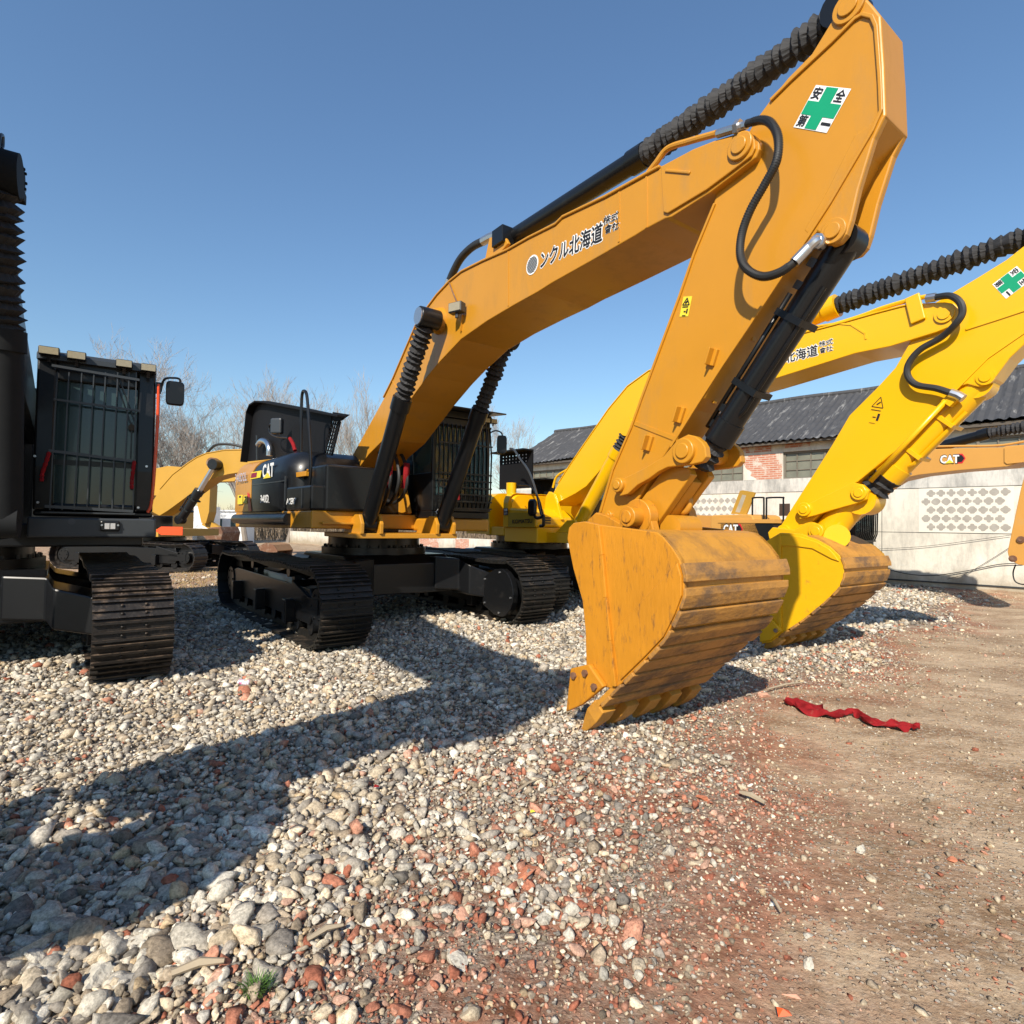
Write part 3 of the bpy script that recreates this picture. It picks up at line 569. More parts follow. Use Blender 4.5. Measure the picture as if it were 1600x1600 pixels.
# boom cylinders
ct = np.array([c0[0]-.0, 0, c0[2]]); 
near_l, far_l = LB0-.24, LB1+.24
top_n = P3(M, (668, 497), near_l); bot_n = P3(M, (575, 818), near_l); mid_n = P3(M, (629, 622), near_l)
ram(root, M, bot_n, mid_n, top_n, .105, BK, folds=14, boot_r=1.05, name='boom_cylinder', seed=4, pipe=False, head=False)
g = MB(M); g.cyl((top_n[0], near_l-.11, top_n[2]), (top_n[0], LB0-.10, top_n[2]), .112, n=28); eye = g.build('cylinder_eye', BK, boom, .008)
g = MB(M); g.cyl((top_n[0], near_l-.125, top_n[2]), (top_n[0], near_l-.111, top_n[2]), .095, n=28); g.build('eye_cap', ST, eye)
d_ = bot_n-top_n; far_top = top_n.copy(); far_top[1] = far_l; far_bot = bot_n.copy(); far_bot[1] = far_l; far_mid = mid_n.copy(); far_mid[1] = far_l
ram(root, M, far_bot, far_mid, far_top, .105, BK, folds=14, boot_r=1.05, name='boom_cylinder', seed=9, pipe=False)
# stick cylinder over the boom
lc = (LB0+LB1)/2
sa = P3(M, (792, 378), lc); sb = P3(M, (1010, 241), lc); sc_ = P3(M, (1322, 20), lc)
lm_ = (LA0+LA1)/2; sc_ = P3(M, (1322, 20), lm_)
ram(root, M, sa, sb, sc_, .088, BK, folds=26, boot_r=1.12, name='arm_cylinder', seed=12, pipe=False)
g = MB(M); a = P3(M, (772, 392), lc)
for l in (lc-.16, lc+.12): g.mark(); g.prism([(sa[0]-.25, sa[2]-.32), (sa[0]+.25, sa[2]-.16), (sa[0]+.1, sa[2]+.06), (sa[0]-.1, sa[2]+.06)], l, l+.04)
g.build('cylinder_lug', OR, boom, .01)
# ---- arm
arm_px = [(1322, -8), (1298.5, 34), (1268, 84), (1231, 121.5), (1204, 155), (1180, 188), (1150, 240), (1122, 290), (1113, 324), (1082.5, 395), (1059, 462), (1030, 540), (1000, 622), (983.5, 667), (954, 734.5), (934, 802), (932, 822), (945, 830), (962, 826), (988, 796), (1010.5, 757), (1037.5, 712), (1082.5, 640), (1100, 622), (1140, 552), (1175, 500), (1215, 440), (1268, 374.6), (1276, 366), (1283, 366), (1298.5, 384), (1312, 379), (1323, 366), (1330, 345), (1342, 294), (1366, 216), (1384, 180), (1381, 100), (1376, 24), (1362.6, 7), (1345, -12)]
A_poly = M.sz(arm_px, LA0)
# body of the arm ends short of the cylinder lug, the lug is a pair of plates
lug = [(1283, 366), (1298.5, 384), (1312, 379), (1323, 366), (1330, 345), (1342, 294), (1366, 216), (1384, 180)]
body_px = arm_px[:28]+[(1300, 320), (1345, 232), (1384, 180)]+arm_px[37:]
m_ = MB(M); m_.prism(M.sz(body_px, LA0), LA0, LA1)
lugp = M.sz([(1384, 178), (1366, 216), (1342, 294), (1330, 345), (1323, 366), (1312, 379), (1298.5, 384), (1283, 366), (1276, 362), (1268, 374), (1255, 360), (1290, 300), (1335, 210)], LA0)
m_.prism(lugp, LA0-.0015, LA0+.05); m_.prism(lugp, LA1-.05, LA1+.0015)
arm = m_.build('arm', OR, root, .010)
g = MB(M)   # raised border flange along the arm plate
inner = lambda pts, d: pts
e1 = M.sz([(1204, 156), (1236, 124), (1300, 64), (1336, 28), (1350, 20), (1366, 24), (1373, 40), (1379, 120), (1381, 172), (1366, 206), (1300, 318), (1252, 392), (1212, 452), (1172, 512), (1130, 574), (1090, 636), (1050, 700)], LA0)
strip(g, e1, LA0-.016, LA0-.0005, .02, -1)
e2 = M.sz([(1116, 318), (1084, 396), (1061, 463), (1032, 541), (1002, 622), (986, 667), (957, 734), (938, 800)], LA0)
strip(g, e2, LA0-.014, LA0-.0005, .018, 1)
g.build('arm_flange', OR, arm, .004)
g = MB(M)
s1 = P3(M, (992, 661), LA0-.002); s2 = P3(M, (1059, 687), LA0-.002); g.bar(s1, s2, .010, .03, up=(1, 0, 0)); g.build('weld_seam', OR, arm); g = MB(M)
for x, y, dx in ((1113, 558, 0), (1062, 648, 0), (1013, 692, 1), (1162, 522, 2), (1103, 620, 2)):
    g.mark()
    if dx < 2:
        p_ = P3(M, (x, y), LA0-.012); g.obox(p_, ((.35, 0, .94), (0, 1, 0), (.94, 0, -.35)), (.055, .012, .03)); g.obox(p_+np.array([.0, -.03, 0]), ((.35, 0, .94), (0, 1, 0), (.94, 0, -.35)), (.055, .03, .006))
    else:
        p_ = P3(M, (x, y), LA0+.1); g.obox(p_+np.array([.05, .03, 0]), ((.35, 0, .94), (0, 1, 0), (.94, 0, -.35)), (.05, .02, .02))
g.build('hose_bracket', OR, arm, .004); g = MB(M)
for x, y, r_ in ((1327, 12, .085), (1303, 362, .07)):
    g.mark()
    p_ = P3(M, (x, y), LA0); pin(g, p_[0], p_[2], LA0-.002, r_, .015)
g.mark(); p_ = P3(M, (952, 806), LA0); pin(g, p_[0], p_[2], LA0, .04, .02)
g.build('pin', OR, arm, .004)
# ---- bucket cylinder on the arm
lc = (LA0+LA1)/2
ba = P3(M, (1322, 378), lc); bb = P3(M, (1122, 690), lc); bc = P3(M, (1083, 742), lc)
cy = ram(root, M, ba, bb, bc, .088, BK, folds=4, boot_r=1.05, name='bucket_cylinder', seed=5, pipe=True, head=False)
g = MB(M)
for off in (-.06, .04):
    d = (bb-ba)/np.linalg.norm(bb-ba); q = np.cross(d, (0, 1., 0)); q = -q if q[0] > 0 else q
    a1 = ba+d*.35+q*.095+np.array([0, off, 0]); b1 = bb-d*.05+q*.095+np.array([0, off, 0]); g.tube([a1, b1], .016, 8)
for t in (.12, .22, .84, .93): g.obox(ba+(bb-ba)*t+q*.05, (d, q, (0, 1., 0)), (.025, .05, .072))
g.build('oil_pipe', BK, cy)
# ---- linkage
il = M.sz([(1076, 679), (1088, 682), (1098, 690), (1103, 698.5), (1105, 714), (1098, 722), (1082.5, 725.5), (1044, 730), (1030, 737), (1015, 748), (997, 758), (982, 772), (970, 775), (961, 768), (959, 760), (964, 752), (974.5, 748), (1005, 733), (1037.5, 714), (1050, 699), (1060, 687)], LA0-.07)
g = MB(M); g.prism(il, LA0-.08, LA0-.025); g.prism(il, LA1+.025, LA1+.08)
for x, y, r_ in ((1070.5, 705, .085), (968, 758, .055)):
    p_ = P3(M, (x, y), LA0-.08); pin(g, p_[0], p_[2], LA0-.08, r_, .03); g.cyl((p_[0], LA0-.03, p_[2]), (p_[0], LA1+.03, p_[2]), r_*.8)
g.build('idler_link', OR, root, .008)
g = MB(M); pl = M.sz([(1045, 727), (1074, 731), (1079, 742), (1060, 768), (1034, 806), (1020, 826), (1000, 834), (985, 822), (984, 806), (992, 792), (1015, 760), (1034, 735)], LA0)
g.prism(pl, LA0+.01, LA0+.08); g.prism(pl, LA1-.08, LA1-.01); g.prism(M.sz([(1060, 742), (1070, 752), (1030, 812), (1012, 806)], LA0), LA0+.09, LA1-.09)
hk = P3(M, (1067, 785), LA0+.2); g.tube([hk+np.array([.06*math.cos(t), 0, .07*math.sin(t)]) for t in np.linspace(-2.4, 1.6, 14)], .026, 8)
g.build('power_link', OR, root, .008)
# ---- bucket
BL0, BL1 = -.80, .34
bs = zoomed(860, 820, 4.2105, [(120, 20), (110, 90), (150, 290), (210, 500), (230, 700), (235, 920), (240, 985), (300, 1060), (430, 1080), (500, 1010), (640, 870), (760, 740), (830, 600), (880, 470), (880, 330), (850, 230), (800, 150), (740, 80), (700, 50), (560, 30), (420, 12), (320, 0), (220, -22), (150, -12)])
Bside = M.sz(bs, BL0)
shell_px = zoomed(860, 820, 4.2105, [(560, 30), (640, 34), (700, 50), (740, 80), (800, 150), (850, 230), (880, 330), (880, 470), (830, 600), (760, 740), (640, 870), (500, 1010), (430, 1080), (330, 1180), (262, 1250)])
Bshell = M.sz(shell_px, BL0)
rib = M.sz(zoomed(860, 820, 4.2105, [(322, 10), (345, 200), (370, 480), (400, 760), (432, 1060)]), BL0)
wear = M.sz(zoomed(860, 820, 4.2105, [(845, 250), (872, 340), (872, 465), (822, 595), (752, 735), (632, 862), (470, 1020), (432, 780), (424, 700)]), BL0)
cut = M.sz(zoomed(860, 820, 4.2105, [(130, 1225), (160, 940), (280, 912), (380, 1058), (230, 1180)]), BL0)
tooth = (M.at(*zoomed(860, 820, 4.2105, [(300, 1215)])[0], l=BL0)[[0, 2]], M.at(903, 1146, l=BL0)[[0, 2]])
bucket = make_bucket(root, M, Bside, Bshell, rib, wear, BL0, BL1, ORD, SHELL, 9, cutter=cut, tooth=tooth)
g = MB(M)   # hinge ears
for x, y, r_ in ((1003, 808, .13),):
    p_ = P3(M, (x, y), LA0-.06)
    ear = M.sz([(932, 816), (940, 800), (960, 812), (985, 812)], LA0-.06)
    for la, lb in ((LA0-.12, LA0-.03), (LA1+.03, LA1+.12)):
        g.cyl((p_[0], la, p_[2]), (p_[0], lb, p_[2]), r_, n=30)
        bp_ = M.sz([(920, 835), (926, 812), (938, 801), (955, 806), (975, 818), (990, 800), (1012, 795), (1024, 812), (1032, 840)], LA0-.06); g.prism(bp_, la+.01, lb-.01)
    pin(g, p_[0], p_[2], LA0-.12, .075, .10); g.cyl((p_[0], LA0, p_[2]), (p_[0], LA1, p_[2]), .09)
g.build('bucket_ear', ORD, bucket, .008)
g = MB(M); q = MB(M)   # cross tube behind the ears
p_ = P3(M, (1040, 824), LA0); g.cyl((p_[0], LA0+.05, p_[2]), (p_[0], LA0+.30, p_[2]), .09); g.build('cross_tube', OR, bucket)
# ---- hoses
HL = LA0-.10
hose_px = zoomed(880, 0, 2.963, [(850, 572), (920, 556), (965, 575), (995, 640), (988, 745), (935, 850), (868, 970), (828, 1080), (820, 1180), (850, 1245), (920, 1280), (1000, 1262), (1070, 1215)])
lv = [LB0-.03, HL, HL-.02, HL-.05, HL-.07, HL-.07, HL-.07, HL-.07, HL-.08, HL-.08, HL-.07, HL-.06, HL-.04]
g = MB(M); pts = [P3(M, p_, l) for p_, l in zip(hose_px, lv)]; cm = catmull(pts, 10)
g.tube(cm, .023, 12); ho = g.build('hydraulic_hose', RB, root)
g = MB(M)
for i in range(4, len(cm)-4, 1):
    d = cm[i+1]-cm[i]; n_ = max(1, int(np.linalg.norm(d)/.018))
    for k in range(n_): a = cm[i]+d*k/n_; dd = d/np.linalg.norm(d); g.tube([a-dd*.003, a+dd*.003], .026, 10, cap=False, smooth=False)
g.build('hose_sleeve', RB, ho)
g = MB(M); g.tube([P3(M, (1167, 195), LB0-.03), P3(M, (1122, 209), LB0-.01)], .027, 10); g.cyl(P3(M, (1150, 200), LB0-.03), P3(M, (1157, 198), LB0-.03), .045, n=6)
g.mark(); e0 = P3(M, (1241, 410), HL-.04); e1_ = P3(M, (1262, 388), HL); e2_ = P3(M, (1276, 376), HL+.02); g.tube([e0, e1_], .031, 12); g.spline([e1_, e2_, P3(M, (1284, 384), HL+.1)], .028, 10, 5); g.cyl(e2_, e2_+np.array([.0, .02, .0]), .042, n=8)
g.build('hose_fitting', ST, ho)
g = MB(M); g.spline([P3(M, p_, LB0+.02) for p_ in zoomed(880, 0, 2.963, [(395, 800), (430, 755), (485, 688), (580, 655), (710, 618)])], .022, 10, 8)
g.build('oil_pipe', OR, boom)
g = MB(M); ll = LB0+.2
g.spline([P3(M, p_, ll) for p_ in ((700, 446), (707, 428), (720, 404), (738, 386), (757, 376))], .045, 12, 8); ho = g.build('hydraulic_hose', RB, root)
g = MB(M); g.spline([P3(M, p_, ll) for p_ in ((755, 377), (768, 370), (780, 366))], .05, 10, 5); g.mark(); g.tube([P3(M, (698, 452), ll), P3(M, (703, 437), ll)], .05, 10); g.mark(); g.cyl(P3(M, (779, 362), ll), P3(M, (779, 378), ll), .06, n=8); g.build('hose_fitting', ST, ho)
g = MB(M); a = P3(M, (786, 372), ll); g.obox(a, ((1, 0, 0), (0, 1, 0), (0, 0, 1)), (.10, .08, .09)); g.build('valve_block', BK, boom, .01)
# boom lamp
lp = P3(M, (719, 483), LB0-.05); lamp(boom, M, lp+np.array([0, -.04, 0]), .088, DG, (.35, -.9, .05))
g = MB(M); g.bar(P3(M, (723, 492), LB0-.01), P3(M, (720, 517), LB0-.01), .03, .02, up=(1, 0, 0)); g.build('lamp_bracket', OR, boom)
g = MB(M); g.spline([P3(M, p_, LB0-.012) for p_ in ((702, 442), (708, 458), (714, 472))], .008, 6, 5); g.build('lamp_cable', RUST, boom)
# ---- writing on the boom and arm
def sticker_text(body, fr, pa, pb, hpx, l, parent, name='lettering', m=BLK, outline=True, bold=.018):
    a = P3(fr, pa, l); b = P3(fr, pb, l); u = (b-a)/np.linalg.norm(b-a); up_ = np.array([-u[2], 0, u[0]]); hh = pxr(fr, pa, l, hpx)
    if outline:
        text(body, 'lettering_outline', WH, fr, a, b, up_, (0, -1, 0), parent, height=hh, bold=.085, lift=-.0005)
    return text(body, name, m, fr, a, b, up_, (0, -1, 0), parent, height=hh, bold=bold, lift=.003, ring=5)
sticker_text('ンクル北海道', M, (845, 420), (941, 376), 26, LB0, boom)
sticker_text('株式', M, (943, 352), (967, 342.5), 12.5, LB0, boom, bold=.008)
sticker_text('會社', M, (945, 366), (968, 357), 12.5, LB0, boom, bold=.008)
def emblem(fr, c, r, l, parent):
    p_ = P3(fr, c, l); rr = pxr(fr, c, l, r); g = MB(fr); g.cyl((p_[0], l-.001, p_[2]), (p_[0], l-.004, p_[2]), rr*1.12, n=32); g.build('emblem', WH, parent)
    k = MB(fr); n = 11
    for i in range(n):
        y = -rr*.92+2*rr*.92*(i+.5)/n; x = math.sqrt(max(rr*rr*.9-y*y, 0)); 
        if x > .01: k.box((p_[0]-x, l-.0062, p_[2]+y-rr*.05), (p_[0]+x, l-.0045, p_[2]+y+rr*.045))
    k.build('emblem', DG, parent)
emblem(M, (832, 414), 13.5, LB0, boom)
def cross_sign(fr, tl, tr_, br_, bl, l, parent):
    A, B, C_, D_ = (P3(fr, q, l) for q in (tl, tr_, br_, bl))
    f = lambda u, v, o: A+(B-A)*u+(D_-A)*v+(C_-B-(D_-A))*u*v+np.array([0, -o, 0])
    g = MB(fr); g.add([f(0, 0, .003), f(1, 0, .003), f(1, 1, .003), f(0, 1, .003)], [(0, 1, 2, 3)]); sg = g.build('safety_sign', WH, parent)
    g = MB(fr)
    for u0, u1, v0, v1 in ((.33, .67, .02, .98), (.02, .33, .36, .68), (.67, .98, .36, .68)): g.add([f(u0, v0, .005), f(u1, v0, .005), f(u1, v1, .005), f(u0, v1, .005)], [(0, 1, 2, 3)])
    g.build('green_cross', GR, sg)
    for ch, u, v, hh in (('安', .04, .31, .27), ('全', .70, .31, .27), ('第', .04, .96, .27), ('一', .73, .84, .04)):
        a = f(u, v, 0); b = f(u+.25, v, 0); upv = f(u, v-.2, 0)-a; H_ = np.linalg.norm(f(u, v-hh, 0)-a)
        text(ch, 'lettering', BLK, fr, a, b, upv, (0, -1, 0), sg, height=H_, bold=.02 if ch != '一' else .3, lift=.003, ring=5)
cross_sign(M, (1275.5, 133), (1330.5, 139), (1292, 208), (1240, 199), LA0, arm)
def warn(fr, c, l, parent, w_=.075, h_=.135, plate=True, tilt=0):
    p_ = P3(fr, c, l); t = RAD(tilt); U_ = np.array([math.cos(t), 0, math.sin(t)]); V_ = np.array([-math.sin(t), 0, math.cos(t)]); o = np.array([0, -.003, 0])
    q = lambda u, v, k=1: p_+U_*u*w_+V_*v*h_+o*k
    par = parent
    if plate: g = MB(fr); g.add([q(-.5, -.5), q(.5, -.5), q(.5, .5), q(-.5, .5)], [(0, 1, 2, 3)]); par = g.build('warning_sticker', YS, parent)
    g = MB(fr)
    T = [(-.38, .08), (.38, .08), (0, .42)]
    for i in range(3): g.bar(q(*T[i], 2), q(*T[(i+1) % 3], 2), .006, .002, up=(0, 1, 0))
    g.bar(q(-.1, .16, 2), q(.1, .26, 2), .012, .002, up=(0, 1, 0)); g.bar(q(-.35, -.02, 2), q(.3, -.02, 2), .006, .002, up=(0, 1, 0))
    g.add([q(.18, -.35, 2), q(.34, -.35, 2), q(.34, -.12, 2), q(.18, -.12, 2)], [(0, 1, 2, 3)]); g.bar(q(-.1, -.25, 2), q(.12, -.25, 2), .008, .002, up=(0, 1, 0)); g.bar(q(-.2, -.45, 2), q(.2, -.45, 2), .004, .002, up=(0, 1, 0))
    g.build('warning_pictogram', BLK, par)
warn(M, (1072, 479), LA0, arm, tilt=-14)
# ---- upper body
cr = M.w((1.37, -1.45, 0))[0]; B = Fr(cr[0], cr[1], 41)
def bz(px, py, l=0): return B.at(px, py, l=l)
sR = bz(354, 790)[0]; sB = bz(392, 790)[0]; sH = bz(447, 745)[0]
zt_f = bz(459, 706, .25)[2]; zt_b = bz(399, 722, .25)[2]; zt_r = bz(372, 729, .25)[2]
zb = bz(486, 797)[2]; W_ = 2.85
print('body', sR, sB, sH, zt_f, zt_b, zt_r, zb)
g = MB(B); g.prism([(sR+.5, zb-.26), (-.02, zb-.24), (-.02, zb-.0), (sR+.5, zb)], .02, .95); g.box((sR+.6, .95, zb-.24), (-.45, W_-.95, zb-.02)); g.box((sR+.6, W_-.95, zb-.24), (-.02, W_, zb-.0)); g.build('deck', OR, root, .02)
g = MB(B); g.tube([(sR+.35, .07, zb-.12), (sB+.2, .01, zb-.12), (-.75, .0, zb-.12)], .085, 14); g.build('side_bumper', BK, root)
g = MB(B); hood(g, [(sR-.12, .75, W_-.75, zb+.02, zt_r-.12), (sR, .35, W_-.35, zb, zt_r-.03), (sR+.18, .12, W_-.12, zb, zt_r+.01), (sR+.45, .02, W_-.02, zb, zt_r+.03), (sB, 0, W_, zb, zt_b)], .32); cwt = g.build('counterweight', OR, root)
g = MB(B); hood(g, [(sB+.004, .004, 2.4, zb, zt_b-.004), (sH-.25, .0, 2.4, zb, zt_f+.01), (sH-.03, .05, 2.4, zb, zt_f-.02), (sH+.12, .16, 2.3, zb, zt_f-.10), (sH+.16, .26, 2.2, zb, zt_f-.2)], .34); hd = g.build('engine_hood', BK, root)
g = MB(B); g.box((sB+.05, -.004, zb+.42), (sH-.06, .01, zb+.432)); g.box((sH-.04, -.006, zb+.05), (sH-.02, .01, zt_f-.4)); g.build('door_gap', DG, hd)
g = MB(B); zk = bz(441, 762)[2]; g.box((sH+.02, 0, zb), (-.006, .80, zk)); tb = g.build('tool_box', BK, root, .03)
g = MB(B); g.box((sH+.6, -.008, zb+.03), (sH+.615, .0, zk-.03)); g.cyl((.0, .55, zb+.14), (.006, .55, zb+.14), .06, n=20); g.build('latch', DG, tb)
g = MB(B); g.spline([(.012, .55-.035, zb+.15), (.012, .55, zb+.185), (.012, .55+.03, zb+.16), (.012, .55-.03, zb+.12), (.012, .55, zb+.09), (.012, .59, zb+.11)], .006, 6, 6); g.build('emblem', WH, tb)
g = MB(B); g.box((sH+.18, .18, zb), (sH+.95, .95, zt_f-.28)); g.build('pump_compartment', BK, root, .03)
g = MB(B); zs = B.at(500, 740, s=-.55)[2]; g.box((-.95, .12, zs-.05), (-.50, .62, zs+.02))
for k in range(9): g.box((-.5, .13+k*.054, zs+.02), (-.49, .155+k*.054, zs+.045))
g.build('step', OR, root, .008)
g = MB(B); g.box((-.30, .14, zb-.18), (.06, .86, zb-.15)); g.build('step', OR, root, .006)
# red stripe
g = MB(B); st = [bz(x, y, -.004) for x, y in zoomed(300, 560, 5.333, [(462, 1115), (478, 1130), (497, 1272), (470, 1272)])]; g.prism([(v[0], v[2]) for v in st], -.006, -.004); g.build('red_stripe', RPL, cwt)
def side_text(body, fr, pa, pb, hpx, l, par, m=WH, bold=.02, name='lettering', sh=0):
    a = P3(fr, pa, l); b = P3(fr, pb, l); b[2] = a[2]+(b[2]-a[2]); hh = pxr(fr, pa, l, hpx)
    u = (b-a)/np.linalg.norm(b-a); up_ = np.array([-u[2], 0, u[0]]); return text(body, name, m, fr, a, b, up_, (0, -1, 0), par, height=hh, bold=bold, shear=sh, lift=.004)
side_text('CAT', B, (411, 747), (428, 744), 20, -.004, hd, bold=.05)
tri = [bz(x, y, -.012) for x, y in ((411, 748), (423, 746), (418, 738))]; g = MB(B); g.add([(v[0], -.013, v[2]) for v in tri], [(0, 1, 2)]); g.build('yellow_triangle', YS, hd)
q = [bz(x, y, -.006) for x, y in ((391, 749), (407, 746), (409, 735), (393, 738))]; g = MB(B); g.add([(v[0], -.008, v[2]) for v in q], [(0, 1, 2, 3)]); lb = g.build('model_sticker', YS, hd)
q = [bz(x, y, -.006) for x, y in ((392, 747), (401, 745.5), (402, 738), (393.5, 739.5))]; g = MB(B); g.add([(v[0], -.011, v[2]) for v in q], [(0, 1, 2, 3)]); g.build('model_sticker', mat('maroon', (.25, .01, .04), .5), lb)
side_text('340D', B, (407, 786), (420, 785.5), 12, -.004, hd, bold=.03, sh=.2); side_text('2L', B, (417, 786), (422, 785.6), 8, -.004, hd, m=mat('grey_sticker', (.3, .3, .3)))
side_text('ACERT', B, (448, 788), (463, 787.5), 9, -.004, tb, bold=.05, sh=.2)
side_text('340D2L', B, (368, 754), (386, 751), 13, -.02, cwt, m=mat('lilac_sticker', (.5, .46, .52)), bold=.02)
for (x, y), (x2, y2) in (((371, 788), (379, 773)), ((380, 787), (386, 774))):
    a = bz(x, y, -.012); b = bz(x2, y2, -.012); g = MB(B); g.box((a[0], -.012, a[2]), (b[0], -.009, b[2])); wq = g.build('warning_sticker', YS, cwt)
    g = MB(B); g.box((a[0]*.7+b[0]*.3, -.014, a[2]*.3+b[2]*.7), (a[0]*.3+b[0]*.7, -.0125, a[2]*.1+b[2]*.9)); g.build('warning_pictogram', BLK, wq)
handrail(root, B, [P3(B, p_, .1) for p_ in ((470, 706), (470.5, 660), (471.8, 619), (475.5, 611), (480, 622), (483.5, 680), (485.6, 729), (483, 770), (488, 813))], .022)
# raised engine lid with grille
LL = .55
lid = [(385, 721), (389, 690), (394, 645), (399, 632), (408, 626), (420, 626.5), (480, 637.5), (519.5, 646), (507, 708.5)]
g = MB(B); lp_ = B.sz(lid, LL); g.prism(lp_, LL, LL+.03)
rimp = B.sz([(386, 722), (390, 690), (395, 645), (400, 633), (409, 627.5), (420, 628), (480, 639), (541, 650)], LL); strip(g, rimp, LL-.13, LL, .03, -1)
tip = B.sz([(531.5, 657), (544, 647.5), (519.5, 643.5), (519.5, 657)], LL); g.prism(tip, LL, LL+.03)
tl_, tr2, br2, bl2 = (P3(B, q_, LL+.01) for q_ in ((519.5, 656), (531.5, 658), (518.5, 711), (504, 708)))
f = lambda u, v: tl_+(tr2-tl_)*u+(bl2-tl_)*v+(br2-tr2-(bl2-tl_))*u*v
for k in range(5): g.bar(f(k/4, 0), f(k/4, 1), .022 if k < 4 else .05, .02, up=(0, 1, 0))
for k in range(10): g.bar(f(0, k/9), f(1, k/9), .02, .02, up=(0, 1, 0))
lido = g.build('engine_lid', mat('matt_black_lid', (.006, .006, .007), .7, var=.3, spec=.2), root, .004)
g = MB(B); g.spline([P3(B, p_, LL-.1) for p_ in ((421, 712), (421, 700), (417, 691), (409, 689), (404, 695))], .055, 12, 6); g.build('intake_pipe', CH_, root)
g = MB(B); a = P3(B, (433, 666), LL-.25); g.obox(a, ((.8, .6, 0), (-.6, .8, 0), (0, 0, 1)), (.10, .05, .13)); g.build('mirror', DG, root, .03)
g = MB(B); g.spline([P3(B, p_, LL-.25) for p_ in ((429, 659), (421, 665), (422, 676), (432, 682), (450, 684))], .014, 8, 6); g.build('mirror_arm', BK, root)
g = MB(B); g.spline([P3(B, p_, LL-.25) for p_ in ((453, 685), (458, 694), (461, 704))], .028, 8, 5); g.build('red_ribbon', RD, root)
g = MB(B); g.bar(P3(B, (401, 680), LL-.05), P3(B, (401.5, 719), LL-.05), .02); g.build('lid_strut', DG, root)
# boom foot, front of the deck
g = MB(M); ft = P3(M, (545, 745), LB0)
for l in (LB0-.10, LB1+.03): 
    fp = M.sz([(526, 762), (530, 735), (533, 722), (543, 718), (551, 728), (560, 760), (566, 800), (540, 806)], LB0-.06); g.prism(fp, l, l+.07)
g.cyl((ft[0], LB0-.16, ft[2]), (ft[0], LB1+.16, ft[2]), .11); g.build('boom_bracket', OR, root, .012)
g = MB(M); s_b = bot_n[0]; zc = bot_n[2]
for l in (near_l-.16, near_l+.11, far_l-.16, far_l+.11): g.prism([(s_b-.5, zc-.14), (s_b+.15, zc-.14), (s_b+.16, zc), (s_b+.08, zc+.12), (s_b-.08, zc+.12), (s_b-.4, zc-.02)], l, l+.05)
g.box((s_b-1.2, near_l-.2, zc-.20), (s_b+.12, far_l+.2, zc-.13)); g.build('cylinder_foot', OR, root, .01)
g = MB(M); g.cyl((.2, -.1, 1.3), (.2, -.1, 1.72), .22); g.cyl((.2, -.1, 1.72), (.2, -.1, 1.85), .16); g.box((.4, -.35, 1.35), (.7, .1, 1.6)); g.build('swing_motor', BK, root, .02)
for x0, yy in ((604, 0), (612, 1), (634, 2), (643, 3)):
    g = MB(M); l = -.40+.13*yy; g.spline([(.3, l*.5, 1.9), (.75, l*.8, 1.72+.03*yy), (1.1, l, 1.95), (1.18, l, 2.2), (1.0, l*.9, 2.5), (.7, l*.8, 2.6)], .026, 8, 8); hh = g.build('hydraulic_hose', RB, root)
    if yy in (1, 3): q_ = MB(M); q_.spline([(1.1, l-.01, 2.02), (1.165, l-.012, 2.2), (1.18, l-.01, 2.38)], .045, 8, 5); q_.build('red_ribbon', RD, hh)
# cab
cabz0 = M.at(768, 811, s=1.3)[2]; cabz1 = M.at(770, 652, s=1.3)[2]; cl1 = M.at(772, 720, s=1.42)[1]; cl0 = cl1-1.02
print('cab', cabz0, cabz1, cl0, cl1)
cab = guard_cab(root, M, -.35, 1.30, cl0, cl1, cabz0, cabz1, 13, rows=[cabz0+.15+.105*k for k in range(6)]+[cabz1-.5])
g = MB(M); g.box((-.3, cl0-.02, cabz0-.2), (1.28, cl1+.02, cabz0-.01)); g.build('cab_base', OR, root, .03)
for l in (cl1-.18, cl1-.05): lamp(cab, M, (1.45, l, cabz1-.10), .06)
mirror(cab, M, (1.3, cl1, cabz1-.25), (1.28, cl1+.24, cabz1-.42), .08, .15, dirn=(.9, -.4, 0))
g = MB(M); c_ = M.at(684, 800, s=1.36); g.obox((1.40, c_[1], c_[2]), ((1, 0, 0), (0, 1, 1), (0, -1, 1)), (.002, .045, .045)); g.build('diamond_sticker', WH, cab)
g = MB(M); g.obox((1.404, c_[1], c_[2]), ((1, 0, 0), (0, 1, 1), (0, -1, 1)), (.002, .034, .034)); g.build('diamond_sticker', BLK, cab)
g = MB(M); g.spline([(1.46, cl0+.32, cabz0+.55), (1.47, cl0+.34, cabz0+.40), (1.45, cl0+.37, cabz0+.28)], .022, 6, 5); g.build('red_ribbon', RD, cab)
# undercarriage
track(root, MU, -1.45, 2.45, -2.75, .98, .62); tr = track(root, MU, 1.45, 2.45, -2.75, .98, .62); cover_plate(tr, MU, 1.45, 2.45, .98, -1)
carbody(root, MU, 1.45)
MAIN_LOCAL = dict(boom=B_poly, arm=M.sz(arm_px, LA0), side=Bside, shell=Bshell)
